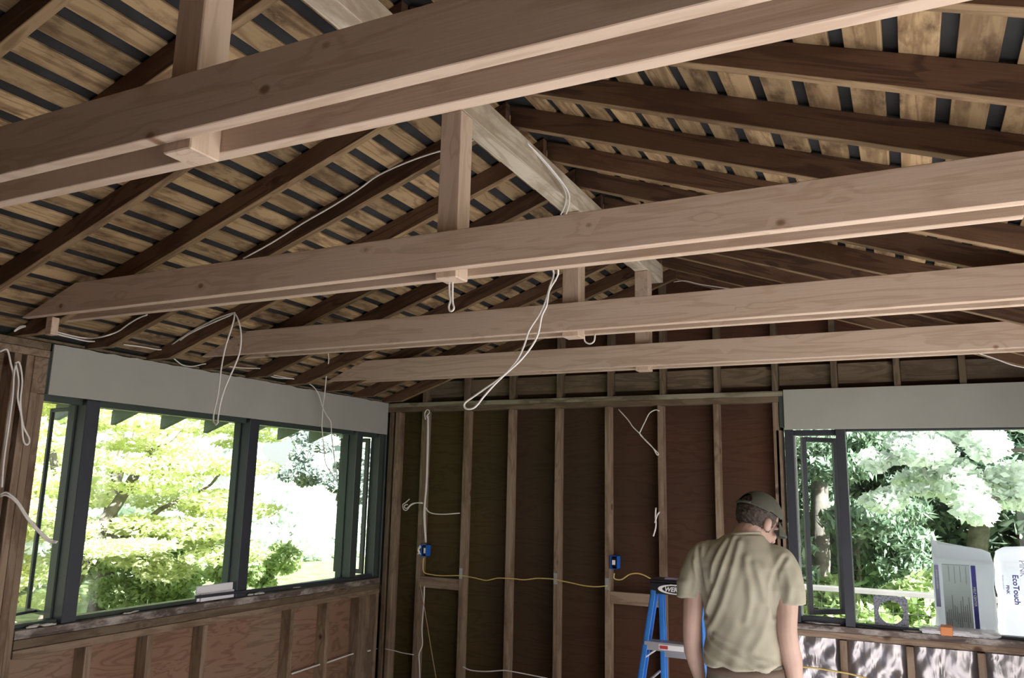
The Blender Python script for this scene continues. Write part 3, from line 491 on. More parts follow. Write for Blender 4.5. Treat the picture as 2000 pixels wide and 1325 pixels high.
# ---------------------------------------------------------------- right window knee wall
o = stick('sill_plate', (-0.76, YB+0.0435, 0.836), (XR, YB+0.0435, 0.846), 0.086, 0.038, M['stud']); tag(o, 'brown rail under the right window on the foil bays', 'wall plate')
o = stick('window_sill', (-0.76, YB+0.06, 0.876), (XR, YB+0.06, 0.882), 0.13, 0.036, M['sill']); tag(o, 'dusty worn sill of the right window strewn with scraps', 'window sill')
rx = [-0.441, -0.06, 0.323, 0.72]
for j, x in enumerate(rx):
    o = stick('knee_stud', (x, YB+0.0435, 0.04), (x, YB+0.0435, 0.812), 0.086, 0.042, M['stud'], upv=(1, 0, 0)); tag(o, 'short brown stud between foil panels under the right window, %s from the left' % ordn[j], 'stud', 'short studs under the right window')
ed = [-0.775]+rx+[XR]
for j in range(5):
    x0, x1 = ed[j]+0.022, ed[j+1]-0.022; bm = bmesh.new(); nx, nz = 28, 52; g = []
    rr = random.Random(40+j)
    ph = [(rr.uniform(8, 30), rr.uniform(8, 30), rr.uniform(0, 6)) for _ in range(9)]
    for a in range(nx+1):
        row = []
        for b in range(nz+1):
            x = (x1-x0)*a/nx; z = 0.77*b/nz
            d = sum(abs(math.sin(p*x+q*z*(1 if i % 2 else -1)+s)) for i, (p, q, s) in enumerate(ph))/9-0.6
            ed_ = min(a, nx-a, 3)/3
            row.append(bm.verts.new((x, -d*0.05*ed_-0.02*ed_, z)))
        g.append(row)
    for a in range(nx):
        for b in range(nz): bm.faces.new((g[a][b], g[a+1][b], g[a+1][b+1], g[a][b+1]))
    back = [bm.verts.new(c) for c in ((0, 0.02, 0), (x1-x0, 0.02, 0), (x1-x0, 0.02, 0.77), (0, 0.02, 0.77))]; bm.faces.new(back)
    o = from_bm('foil_insulation', bm, M['foil'], smooth=True); o.location = (x0, YB+0.058, 0.041)
    tag(o, 'crinkled silver foil insulation under the right window, %s bay from the left' % ordn[j], 'insulation', 'foil insulation bays')
# ---------------------------------------------------------------- windows
def win(name): t = empty(name, (0, 0, 0)); t['kind'] = 'structure'; return t
def sash(parent, p0, p1, z0, z1, wd=0.035, th=0.03, mat=None):
    mat = mat or M['frame']
    p0, p1 = Vector(p0), Vector(p1); L = (p1-p0).length; ang = math.atan2(p1.y-p0.y, p1.x-p0.x); bm = bmesh.new(); h = z1-z0
    for lo, hi in (((0, -th/2, 0), (wd, th/2, h)), ((L-wd, -th/2, 0), (L, th/2, h)), ((wd, -th/2, 0), (L-wd, th/2, wd)), ((wd, -th/2, h-wd), (L-wd, th/2, h))): addbox(bm, lo, hi, 0.002)
    s = from_bm('sash', bm, mat, parent); s.location = (p0.x, p0.y, z0); s.rotation_euler = (0, 0, ang)
    bm = bmesh.new(); addbox(bm, (wd, -0.002, wd), (L-wd, 0.002, h-wd)); from_bm('pane', bm, M['glass'], s)
    return s
xo, xi = XL-0.125, XL-0.02
fx0, fx1 = XL-0.12, XL-0.06
t = win('window_1')
boxes('window_frame', [((fx0, 2.655, 0.972), (fx1, 2.685, 2.15)), ((fx0, 2.655, 2.12), (fx1, 5.742, 2.16)), ((fx0, 2.655, 0.972), (fx1, 5.742, 0.995)), ((fx0, 5.68, 0.972), (XL-0.03, 5.742, 2.15)), ((fx0, 5.742, 0.9), (XL-0.006, 5.831, 2.3))], M['frame'], t, 0.002)
for a, b, l in ((2.915, 3.0, 'left'), (4.15, 4.24, 'middle'), (5.35, 5.435, 'right')):
    boxes('mullion', [((XL-0.13, a, 0.972), (XL-0.022, b, 2.15))], M['slate'] if l != 'right' else M['frame'], t, 0.003)
    boxes('glazing_bead', [((XL-0.155, a-0.012, 0.975), (XL-0.10, a, 2.12))], M['frame'], t, 0.001)
for a, b in ((3.0, 4.15), (4.24, 5.35)):
    boxes('pane', [((XL-0.098, a, 0.995), (XL-0.093, b, 2.12))], M['glass'], t)
t = win('window_2'); sash(t, (XL-0.115, 2.945), (XL-0.40, 2.972), 0.995, 2.115, 0.022, 0.02); sash(t, (XL-0.115, 5.655), (XL-0.42, 5.665), 0.995, 2.115, 0.035, 0.03)
tubes('casement_stay', [[(XL-0.13, 2.70, 1.01), (XL-0.25, 2.80, 1.01), (XL-0.30, 2.95, 1.01)]], 0.008, M['slate'], t)
t = win('window_3')
wy0, wy1 = YB+0.05, YB+0.11
boxes('window_frame', [((-0.745, wy0-0.05, 0.898), (-0.69, wy1, 2.152)), ((-0.69, wy0, 2.115), (-0.42, wy1, 2.152)), ((-0.69, wy0, 0.898), (-0.42, wy1, 0.935)), ((-0.42, wy0-0.05, 0.898), (-0.362, wy1, 2.155)), ((-0.362, wy0, 0.898), (1.03, wy1, 0.915)), ((-0.362, wy0, 2.14), (1.03, wy1, 2.165)), ((1.0, wy0, 0.898), (1.05, wy1, 2.165))], M['slate'], t, 0.002)
boxes('pane', [((-0.362, wy0+0.035, 0.915), (1.0, wy0+0.04, 2.14))], M['glass'], t)
sash(t, (-0.655, YB+0.135), (-0.44, YB+0.30), 0.935, 2.11, 0.032, 0.028, M['slate'])
boxes('jamb_liner', [((-0.69, wy0-0.005, 0.935), (-0.683, wy1, 2.115))], M['steel'], t)
# things on the sills
t = empty('white_packet', (XL-0.055, 3.85, 0.974), 0, 'white folded packet standing on the left sill beside the middle mullion', 'packet')
bm = bmesh.new(); addbox(bm, (-0.02, 0.0, 0), (-0.004, 0.30, 0.095), 0.002); addbox(bm, (-0.004, 0.02, 0), (0.012, 0.30, 0.05), 0.002); from_bm('wrapper', bm, M['paper'], t)
o = stick('metal_strip', (XL-0.018, 3.80, 1.012), (XL-0.012, 5.63, 0.985), 0.012, 0.018, M['slate']); tag(o, 'thin dark metal strip propped along the left window sill', 'metal strip')
bm = bmesh.new(); rr = random.Random(5)
def blob(bm, c, s, seg=10):
    v0 = len(bm.verts); bmesh.ops.create_icosphere(bm, subdivisions=2, radius=1.0); bm.verts.ensure_lookup_table()
    for v in bm.verts[v0:]:
        n = 1+0.25*math.sin(v.co.x*5+c[0]*30)*math.cos(v.co.y*6+c[1]*20); v.co = Vector((v.co.x*s[0]*n+c[0], v.co.y*s[1]*n+c[1], v.co.z*s[2]*n+c[2]))
for i, (y, s_, l) in enumerate(((2.80, 0.035, 'by the leftmost narrow window'), (3.35, 0.02, 'under the left big window'), (4.33, 0.03, 'beside the middle mullion'), (4.75, 0.018, 'along the right big window'))):
    bm = bmesh.new()
    for q in range(5): blob(bm, (rr.uniform(-0.012, 0.012), rr.uniform(-2, 2)*s_, 0.004+rr.uniform(0, .004)), (s_*0.35, s_, s_*0.22))
    o = from_bm('plaster_crumbs', bm, M['debris'], smooth=True); o.location = (XL-0.03, y, 0.972); o['kind'] = 'stuff'; tag(o, 'grey plaster crumbs on the left sill '+l, 'debris')
# square mesh plate with a round hole, on the right sill
t_ = bmesh.new(); n = 40; half = 0.098; rad = 0.072; A = []; B = []
for i in range(n):
    a = 2*math.pi*(i+0.5)/n; c, s = math.cos(a), math.sin(a); k = min(half/max(abs(c), 1e-6), half/max(abs(s), 1e-6))
    A.append((c*rad, s*rad)); B.append((c*k, s*k))
def ringface(bm, y, flip):
    a = [bm.verts.new((x, y, z)) for x, z in A]; b = [bm.verts.new((x, y, z)) for x, z in B]
    for i in range(n): bm.faces.new((a[i], a[(i+1) % n], b[(i+1) % n], b[i]))
    return a, b
a1, b1 = ringface(t_, 0, 0); a2, b2 = ringface(t_, 0.014, 1)
for i in range(n):
    t_.faces.new((a1[i], a1[(i+1) % n], a2[(i+1) % n], a2[i])); t_.faces.new((b1[i], b1[(i+1) % n], b2[(i+1) % n], b2[i]))
o = from_bm('foam_ring', t_, plain('speckled_foam', (0.22, 0.23, 0.28), 0.9, var=0.6, scale=90)); o.location = (-0.155, YB+0.068, 0.998); tag(o, 'square speckled grey foam plate with a round hole on the right sill', 'foam plate')
# clear wrapped package on the right sill
t = empty('wrapped_package', (0.215, YB-0.01, 0.8985), R_(-2), 'clear plastic package with an orange label lying on the right sill', 'package')
bm = bmesh.new()
for a in (-0.018, 0.012):
    addtube(bm, [(-0.20, a+0.02, 0.018), (0.10, a+0.02, 0.018)], 0.016, 10)
from_bm('white_rods', bm, M['paper'], t, True)
bm = bmesh.new(); gx, gy = 26, 8; gg = []; rr = random.Random(9)
for a in range(gx+1):
    row = []
    for b in range(gy*2):
        an = 2*math.pi*b/(gy*2); e = min(1, min(a, gx-a)/3+0.35)
        row.append(bm.verts.new((-0.215+0.43*a/gx, 0.018+math.cos(an)*(0.048+rr.uniform(-.004, .004)), 0.026+math.sin(an)*(0.024*e+rr.uniform(-.002, .003)))))
    gg.append(row)
for a in range(gx):
    for b in range(gy*2): bm.faces.new((gg[a][b], gg[a+1][b], gg[a+1][(b+1) % (gy*2)], gg[a][(b+1) % (gy*2)]))
bm.faces.new(gg[0]); bm.faces.new(gg[-1][::-1]); from_bm('plastic_wrap', bm, M['film'], t)
bm = bmesh.new(); addbox(bm, (-0.10, -0.036, 0.003), (-0.035, 0.066, 0.054), 0.004); from_bm('orange_label', bm, M['orange'], t)
for i, (x, l, s_) in enumerate(((-0.58, 'below the casement sash', 0.05), (-0.34, 'left of the foam plate', 0.035), (-0.02, 'right of the foam plate', 0.045))):
    bm = bmesh.new(); rr = random.Random(60+i)
    for q in range(4): blob(bm, (rr.uniform(-2, 2)*s_, rr.uniform(-0.02, 0.02), 0.004), (s_, 0.012, 0.005))
    o = from_bm('plaster_crumbs', bm, M['debris'] if i != 1 else M['black'], smooth=True); o.location = (x, YB+0.03, 0.896); o['kind'] = 'stuff'; tag(o, ('grey' if i != 1 else 'dark')+' scraps on the right sill '+l, 'debris')
# ================================================================ cables
cm = {'w': M['white'], 'y': M['yellow'], 't': M['tan']}
for l, c, r, pl in CABLES:
    o = tubes('cable', pl, r*0.8, cm[c], sides=7, n=4); tag(o, l, 'cable')
# ================================================================ step ladder
lad = empty('step_ladder', (-1.195, 4.6, 0), 0, 'blue fibreglass step ladder with black top cap beside the man', 'ladder')
def lb(name, lst, mat, bev=0.0, parent=None):
    bm = bmesh.new()
    for a, b in lst: addbox(bm, a, b, bev)
    return from_bm(name, bm, mat, parent or lad)
cap = lb('top_cap', [((-0.148, -0.075, 1.158), (0.148, 0.075, 1.222)), ((-0.152, -0.08, 1.222), (0.152, 0.08, 1.236))], M['black'], 0.006)
bm = bmesh.new(); addbox(bm, (-0.07, -0.05, 1.2365), (0.02, 0.01, 1.244), 0.003); from_bm('paint_rag', bm, M['lilac'], cap)
text_mesh('lettering', 'WERNER', 0.034, M['paint'], cap, Matrix(((1, 0, 0, -0.062), (0, 0, -1, -0.0765), (0, 1, 0, 1.176), (0, 0, 0, 1))), bold=True, shear=0.25)
text_mesh('lettering', 'Fiberglass', 0.013, M['paint'], cap, Matrix(((1, 0, 0, -0.03), (0, 0, -1, -0.0765), (0, 1, 0, 1.207), (0, 0, 0, 1))), shear=0.2)
def arcpts(cx, cz, rx, rz, a0, a1, n=24): return [(cx+rx*math.cos(R_(a0+(a1-a0)*i/n)), -0.0765, cz+rz*math.sin(R_(a0+(a1-a0)*i/n))) for i in range(n+1)]
bm = bmesh.new(); o_ = arcpts(0.0, 1.188, 0.098, 0.026, 60, 330); i_ = arcpts(0.012, 1.188, 0.086, 0.021, 60, 330)
oa = [bm.verts.new(p) for p in o_]; ia = [bm.verts.new(p) for p in i_]
for k in range(len(oa)-1): bm.faces.new((oa[k], oa[k+1], ia[k+1], ia[k]))
from_bm('swoosh', bm, M['paint'], cap)
def rail(name, x0, y0, x1, y1, w_=0.042):
    p0 = Vector((x0, y0, 0.03)); p1 = Vector((x1, y1, 1.17)); X = (p1-p0).normalized(); bm = bmesh.new(); L = (p1-p0).length
    s = 1 if x0 < 0 else -1
    for a, b in (((0, -w_/2, -0.004), (L, w_/2, 0.004)), ((0, -w_/2, -0.004), (L, -w_/2+0.005, 0.024)), ((0, w_/2-0.005, -0.004), (L, w_/2, 0.024))):
        addbox(bm, a, b, 0.001)
    o = from_bm(name, bm, M['ladderblue'], lad)
    Zv = Vector((s, 0, 0)); Y = Zv.cross(X).normalized(); Z = X.cross(Y)
    o.matrix_local = Matrix(((X.x, Y.x, Z.x, p0.x), (X.y, Y.y, Z.y, p0.y), (X.z, Y.z, Z.z, p0.z), (0, 0, 0, 1)))
    f = bmesh.new(); addbox(f, (-0.03, -w_/2-0.004, -0.01), (0.03, w_/2+0.004, 0.03), 0.004); ff = from_bm('rubber_foot', f, M['black'], o)
    return o
for s in (-1, 1):
    rail('front_rail', s*0.245, -0.36, s*0.135, -0.045, 0.062); rail('rear_rail', s*0.205, 0.42, s*0.122, 0.05, 0.05)
for z in (0.915, 0.61, 0.305):
    t_ = (1.17-z)/1.14; hw = 0.135+0.11*t_-0.004; y = -0.045-0.315*t_
    st = lb('step', [((-hw, y-0.035, z-0.004), (hw, y+0.045, z+0.002)), ((-hw, y-0.037, z-0.042), (hw, y-0.033, z+0.002)), ((-hw, y+0.043, z-0.03), (hw, y+0.047, z+0.002))], M['alu'])
    for s in (-1, 1):
        bm = bmesh.new(); addtube(bm, [(s*(hw+0.002), y-0.03, z-0.085), (s*(hw-0.06), y-0.03, z-0.04)], 0.006, 6); from_bm('corner_brace', bm, M['alu'], st)
    if z > 0.9:
        bm = bmesh.new(); addbox(bm, (-0.075, y-0.0385, z-0.034), (0.06, y-0.0372, z-0.008)); from_bm('warning_label', bm, M['paper'], st)
        bm = bmesh.new(); addbox(bm, (-0.070, y-0.0392, z-0.030), (-0.025, y-0.0386, z-0.012)); from_bm('label_print', bm, M['redprint'], st)
for z in (0.80, 0.42):
    t_ = (1.17-z)/1.14; hw = 0.122+0.083*t_; y = 0.05+0.37*t_
    lb('rear_brace', [((-hw, y-0.012, z-0.015), (hw, y-0.006, z+0.015))], M['alu'])
for s in (-1, 1):
    bm = bmesh.new(); addtube(bm, [(s*0.19, -0.19, 0.66), (s*0.165, 0.19, 0.70)], 0.008, 6); from_bm('spreader', bm, M['alu'], lad)
# ================================================================ insulation bags on the deck outside
def bag(x0, x1, y0, y1, z0, z1, label, peaks, seed):
    t = empty('insulation_bag', (x0, y0, z0), 0, label, 'bag'); W_, Dp, H_ = x1-x0, y1-y0, z1-z0
    nu, nv = 56, 46; bm = bmesh.new(); rows = []; rr = random.Random(seed); ph = [rr.uniform(0, 6) for _ in range(8)]
    body = H_*0.90
    for j in range(nv+1):
        v = j/nv; row = []
        for i in range(nu):
            a = 2*math.pi*i/nu; c, s = math.cos(a), math.sin(a); e = 0.16
            sx = math.copysign(abs(c)**e, c); sy = math.copysign(abs(s)**e, s)
            if v < 0.8: z = body*v/0.8; k = 1.0
            else: z = body; k = 1.0
            x = W_/2+sx*W_/2; y = Dp/2+sy*Dp/2
            if v >= 0.8:
                q = (v-0.8)/0.2; pk = 0
                fx = x/W_
                for pxp, ph_, pw_ in peaks: pk = max(pk, ph_*max(0, 1-abs(fx-pxp)/pw_))
                z = body+q*(0.03+pk); y = Dp/2+(y-Dp/2)*(1-q*0.96)
            wr = 0.004*math.sin(z*22+ph[0]+x*9)+0.003*math.sin(z*41+ph[1]-x*30)+0.003*math.sin(x*50+ph[2]+z*7)
            yy = y+(wr if s < 0 else -wr)
            row.append(bm.verts.new((x+wr*(1 if c < 0 else -1), yy, z)))
        rows.append(row)
    for A_, B_ in zip(rows, rows[1:]):
        for i in range(nu): bm.faces.new((A_[i], A_[(i+1) % nu], B_[(i+1) % nu], B_[i]))
    bm.faces.new(rows[0][::-1]); bm.faces.new(rows[-1])
    from_bm('plastic_sack', bm, M['bag'], t, True); return t
def patch(name, parent, x0, x1, z0, z1, y, mat):
    bm = bmesh.new(); addbox(bm, (x0, y, z0), (x1, y+0.0008, z1)); return from_bm(name, bm, mat, parent)
TX = lambda x, y, z: Matrix(((0, 1, 0, x), (0, 0, -1, y), (-1, 0, 0, z), (0, 0, 0, 1)))
by0 = 6.03; bz = 0.10
b1 = bag(0.105, 0.445, by0, by0+0.36, bz, 1.46, 'white plastic insulation bag outside the right window with a printed data panel', [(0.0, 0.10, 0.35), (0.62, 0.07, 0.5)], 1)
b2 = bag(0.468, 0.87, by0, by0+0.35, bz, 1.46, 'white plastic insulation bag at the right edge reading EcoTouch', [(0.35, 0.10, 0.5), (0.9, 0.05, 0.4)], 2)
F_ = -0.0075
patch('oval_print', b1, 0.004, 0.03, 0.93, 1.19, F_, M['lilac'])
patch('data_panel', b1, 0.050, 0.205, 0.78, 1.195, F_, plain('pale_grey_print', (0.78, 0.79, 0.86), 0.5, var=0.03))
patch('panel_border', b1, 0.050, 0.205, 1.195, 1.198, F_, M['greyprint'])
patch('blue_band', b1, 0.212, 0.238, 0.78, 1.197, F_, M['navy'])
text_mesh('lettering', 'HELP CENTER', 0.019, M['paint'], b1, TX(0.218, F_-0.001, 1.065), bold=True)
text_mesh('lettering', 'OWENS CORNING', 0.014, M['paint'], b1, TX(0.012, F_-0.001, 1.16), bold=True)
for k in range(4):
    patch('print_rule', b1, 0.085+0.032*k, 0.088+0.032*k, 1.09-0.01*(k % 2), 1.19, F_-0.0005, M['greyprint'])
rr = random.Random(4)
for k in range(12):
    x = 0.06+0.0115*k; z_ = rr.uniform(0.80, 0.86); patch('text_lines', b1, x, x+0.004, z_, z_+rr.uniform(0.08, 0.17), F_-0.0005, M['greyprint'])
text_mesh('lettering', 'PINK', 0.046, M['lilac'], b2, TX(0.116, F_-0.001, 1.245), bold=False)
text_mesh('lettering', 'EcoTouch', 0.044, M['navy'], b2, TX(0.074, F_-0.001, 1.155), bold=True)
text_mesh('lettering', 'PINK', 0.024, M['navy'], b2, TX(0.035, F_-0.001, 1.09), bold=True)
text_mesh('lettering', 'fiberglas insulation', 0.012, M['greyprint'], b2, TX(0.018, F_-0.001, 1.15))
# ================================================================ outside: deck, rail, ground
kind(boxes('floor_deck', [((-2.6, ply+0.03, 0.02), (4.0, 8.45, 0.10))], M['deck']))
rl = empty('deck_railing', (-2.6, 8.25, 0.10), 0, 'weathered wooden deck railing outside the right window', 'railing')
def rb(name, lst, mat, bev=0.003):
    bm = bmesh.new()
    for a, b in lst: addbox(bm, a, b, bev)
    return from_bm(name, bm, mat, rl)
rb('top_rail', [((0, -0.07, 0.745), (6.6, 0.07, 0.785))], M['railwood'])
rb('lower_rail', [((0, -0.02, 0.10), (6.6, 0.02, 0.14))], M['railwood'])
for x in (0.05, 1.35, 2.05, 3.6, 5.0, 6.5): rb('rail_post', [((x-0.035, -0.035, 0), (x+0.035, 0.035, 0.745))], M['railwood'])
bm = bmesh.new()
for i in range(1, 66): addtube(bm, [(i*0.1, 0, 0.14), (i*0.1, 0, 0.745)], 0.003, 4)
for i in range(1, 7): addtube(bm, [(0, 0, 0.14+i*0.09), (6.6, 0, 0.14+i*0.09)], 0.003, 4)
from_bm('wire_mesh', bm, M['wire'], rl)
# ground falling away on both sides
bm = bmesh.new(); n = 40; g = []
for i in range(n+1):
    row = []
    for j in range(n+1):
        x = -24+36*i/n; y = -8+34*j/n; z = -0.35-0.02*max(0, -x-6)+0.10*math.sin(x*1.3)*math.cos(y*0.9)
        if y > 9: z = -0.35+0.06*math.sin(x+y)
        row.append(bm.verts.new((x, y, z)))
    g.append(row)
for i in range(n):
    for j in range(n): bm.faces.new((g[i][j], g[i+1][j], g[i+1][j+1], g[i][j+1]))
kind(from_bm('ground', bm, M['grass'], smooth=True))
kind(boxes('ground_path', [((-14.8, 9.8, -0.62), (-9.2, 24.0, -0.42))], M['concrete']))
kind(boxes('floor_bounce', [((XR+0.25, -5.0, -0.12), (8.5, 5.4, -0.02))], M['concrete']))  # added unseen slab that bounces sunlight up to the ceiling
def rock(c, s, label, sd):
    bm = bmesh.new(); bmesh.ops.create_icosphere(bm, subdivisions=3, radius=1.0); rr = random.Random(sd); p = [rr.uniform(1, 4) for _ in range(6)]
    for v in bm.verts:
        k = 1+0.18*math.sin(v.co.x*p[0]+p[1])*math.cos(v.co.y*p[2])+0.1*math.sin(v.co.z*p[3]*2); v.co = Vector((v.co.x*s[0]*k, v.co.y*s[1]*k, v.co.z*s[2]*k))
    o = from_bm('garden_rock', bm, M['rock']); o.location = c; tag(o, label, 'rock', 'pale rocks in the garden')
rock((-8.3, 6.1, -0.30), (0.4, 0.6, 0.2), 'flat pale rock in the garden, nearer the maple trunk', 1)
rock((-8.9, 7.3, -0.25), (0.3, 0.5, 0.2), 'long pale rock behind the maple, right of the other', 2)
nb = empty('neighbour_eave', (-7.0, 8.41, 2.17), R_(-2), 'dark eave gutter of another roof outside, seen high in the left windows', 'eave')
for nm, a, b, mt in (('gutter', (-0.05, 0.0, 0.0), (0.05, 1.6, 0.07), M['frame']), ('fascia', (-0.08, 0.0, 0.02), (-0.05, 1.6, 0.14), M['siding']), ('downpipe', (-0.03, 1.5, -2.6), (0.03, 1.56, 0.0), M['frame'])):
    bm = bmesh.new(); addbox(bm, a, b); from_bm(nm, bm, mt, nb)
# ================================================================ trees
def foliage(name, blobs, nleaf, size, mat, parent, seed, flat=0.5, aspect=1.6, droop=0.0, shell=0.55):
    rg = np.random.default_rng(seed); vol = np.array([b[1][0]*b[1][1]*b[1][2] for b in blobs])**0.67; cnt = rg.multinomial(nleaf, vol/vol.sum())
    C_ = []
    for (c, r), k in zip(blobs, cnt):
        d = rg.normal(size=(k, 3)); d /= np.linalg.norm(d, axis=1)[:, None]; rad = shell+(1-shell)*rg.random(k)[:, None]
        C_.append(np.array(c)+d*np.array(r)*rad)
    P_ = np.concatenate(C_); n = len(P_)
    nr = rg.normal(size=(n, 3))*[1-flat*0.5, 1-flat*0.5, 1]+[0, 0, 1.4*flat]; nr /= np.linalg.norm(nr, axis=1)[:, None]
    a = rg.normal(size=(n, 3))+[0, 0, -droop]; u = a-nr*(a*nr).sum(1)[:, None]; u /= np.linalg.norm(u, axis=1)[:, None]; v = np.cross(nr, u)
    s = size*(0.6+0.8*rg.random(n))[:, None]
    q = np.stack([P_+u*s*aspect*0.5, P_+v*s*0.42-u*s*0.05, P_-u*s*aspect*0.5, P_-v*s*0.42-u*s*0.05], 1).reshape(-1, 3)
    me = bpy.data.meshes.new(name); me.vertices.add(n*4); me.vertices.foreach_set('co', q.ravel()); me.loops.add(n*4); me.loops.foreach_set('vertex_index', np.arange(n*4))
    me.polygons.add(n); me.polygons.foreach_set('loop_start', np.arange(n)*4); me.polygons.foreach_set('loop_total', np.full(n, 4)); me.update(calc_edges=True)
    o = link(name, me, mat, parent); return o
def limb(bm, p0, p1, r0_, r1_, sag=0.0, seed=0):
    rr = random.Random(seed); p0, p1 = Vector(p0), Vector(p1); L = (p1-p0).length
    pts = [p0+(p1-p0)*(i/6)+Vector((rr.uniform(-1, 1), rr.uniform(-1, 1), rr.uniform(-1, 1)))*L*0.03*(1 if 0 < i < 6 else 0) for i in range(7)]
    addtube(bm, pts, r0_, 7, r1_)
def tree(label, base, blobs, limbs, nleaf, size, mat, seed, group=None, **kw):
    t = empty('tree', base, 0, label, 'tree', group); B = Vector(base); bm = bmesh.new()
    for i, (a, b, r0_, r1_) in enumerate(limbs): limb(bm, Vector(a)-B, Vector(b)-B, r0_, r1_, seed=seed*10+i)
    from_bm('trunk', bm, M['bark'], t, True)
    foliage('crown', [((c[0]-B.x, c[1]-B.y, c[2]-B.z), r) for c, r in blobs], nleaf, size, mat, t, seed, **kw); return t
rg = random.Random(11)
def layered(x0, x1, y0, y1, z0, z1, n, r, rz, gap=None):
    out = []
    for _ in range(n):
        p = (rg.uniform(x0, x1), rg.uniform(y0, y1), rg.uniform(z0, z1))
        if gap and gap(p): continue
        out.append((p, (r*rg.uniform(0.6, 1.3), r*rg.uniform(0.6, 1.3), rz*rg.uniform(0.6, 1.4))))
    return out
# bright maple just outside the left windows
mb = layered(-8.6, -6.9, 4.2, 7.5, 0.9, 3.3, 62, 0.5, 0.10) + layered(-8.8, -7.6, 4.3, 6.2, -0.1, 1.0, 12, 0.38, 0.12) + layered(-8.4, -7.4, 6.5, 7.4, 0.35, 0.95, 6, 0.32, 0.12) + layered(-8.4, -7.6, 7.8, 8.6, 2.2, 2.8, 7, 0.35, 0.09)
tree('bright yellow-green maple filling the left windows', (-7.9, 5.35, -0.3), mb,
     [((-7.9, 5.35, -0.35), (-7.75, 5.75, 0.9), 0.12, 0.09), ((-7.75, 5.75, 0.9), (-7.5, 6.3, 2.1), 0.08, 0.04), ((-7.75, 5.75, 0.9), (-7.9, 5.3, 2.2), 0.07, 0.03), ((-7.5, 6.3, 2.1), (-7.7, 7.7, 2.8), 0.04, 0.015), ((-7.75, 5.75, 0.9), (-7.5, 7.0, 1.6), 0.05, 0.015), ((-7.5, 7.0, 1.6), (-7.7, 8.1, 2.4), 0.02, 0.008)],
     52000, 0.05, M['maple'], 1, flat=0.9)
mb = layered(-11.5, -10.4, 6.4, 10.4, 1.4, 4.2, 30, 0.7, 0.16)
tree('second yellow-green maple farther back, behind the bright one', (-10.9, 8.4, -0.4), mb, [((-10.9, 8.4, -0.4), (-10.8, 8.6, 2.6), 0.14, 0.07), ((-10.8, 8.6, 2.6), (-10.8, 7.2, 3.8), 0.06, 0.02), ((-10.8, 8.6, 2.6), (-10.8, 9.8, 3.6), 0.06, 0.02)], 16000, 0.085, M['maple'], 2, flat=0.8)
mb = layered(-10.3, -9.5, 7.4, 9.2, -0.2, 1.0, 12, 0.45, 0.3)
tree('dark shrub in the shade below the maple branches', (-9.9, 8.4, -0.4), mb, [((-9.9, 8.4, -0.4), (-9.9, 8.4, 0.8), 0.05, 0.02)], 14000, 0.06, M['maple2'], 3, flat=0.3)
mb = layered(-6.5, -6.1, 7.15, 8.5, 1.45, 2.45, 26, 0.16, 0.12, gap=lambda p: p[2] < 2.35-(p[1]-6.8)*0.85) + layered(-6.4, -6.1, 6.95, 7.3, 1.8, 2.1, 4, 0.13, 0.08)
tree('grey-green tree hanging into view beside the right mullion of the left windows', (-6.3, 9.0, -0.4), mb, [((-6.3, 9.0, -0.4), (-6.3, 8.9, 2.6), 0.08, 0.05), ((-6.3, 8.9, 2.5), (-6.3, 7.5, 2.1), 0.02, 0.008), ((-6.3, 8.9, 2.2), (-6.3, 7.9, 1.6), 0.015, 0.006)], 14000, 0.034, M['greyleaf'], 4, flat=0.3)
mb = layered(-8.9, -8.2, 8.5, 9.4, 0.1, 0.75, 10, 0.3, 0.2)
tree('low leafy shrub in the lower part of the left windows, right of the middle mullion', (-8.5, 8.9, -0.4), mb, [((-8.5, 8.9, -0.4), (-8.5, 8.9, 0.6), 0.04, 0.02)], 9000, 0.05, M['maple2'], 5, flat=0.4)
mb = layered(-16.5, -15, 9, 26, -0.8, 3.0, 60, 1.3, 0.9)  # white leaf mass added in place of overexposed ground and haze
tree('added pale hedge standing in for overexposed haze far beyond the left windows', (-15.8, 16, -0.6), mb, [((-15.8, 16, -0.6), (-15.8, 16, 1.0), 0.1, 0.05)], 26000, 0.2, M['paleleaf'], 12, flat=0.3)
# behind the back window
mb = []
for k in range(60):
    z = rg.uniform(0.4, 6.5); rr_ = 1.7*(1-z/8.0); a = rg.uniform(0, 6.28); mb.append(((-1.35+rr_*math.cos(a)*0.8, 12.6+rr_*math.sin(a)*0.8, z), (0.55, 0.55, 0.22)))
tree('tall dark green conifer beyond the deck, left part of the right window', (-1.35, 12.6, -0.4), mb, [((-1.35, 12.6, -0.4), (-1.35, 12.6, 7.0), 0.16, 0.03)], 90000, 0.055, M['darkleaf'], 6, flat=0.2, aspect=2.8, droop=1.2, shell=0.3)
mb = []
for k in range(70):
    z = rg.uniform(0.2, 6.5); rr_ = 2.0*(1-z/9.0); a = rg.uniform(0, 6.28); mb.append(((1.0+rr_*math.cos(a), 14.2+rr_*math.sin(a)*0.7, z), (0.7, 0.6, 0.25)))
tree('second tall conifer in deeper green, centre of the right window', (1.0, 14.2, -0.4), mb, [((1.0, 14.2, -0.4), (1.0, 14.2, 7.5), 0.18, 0.03)], 90000, 0.06, M['darkleaf2'], 7, flat=0.2, aspect=2.8, droop=1.2, shell=0.3)
mb = layered(-0.05, 1.7, 9.4, 10.6, 1.55, 3.2, 34, 0.26, 0.13) + layered(-0.35, 0.3, 9.6, 10.2, 1.65, 2.5, 8, 0.2, 0.1)
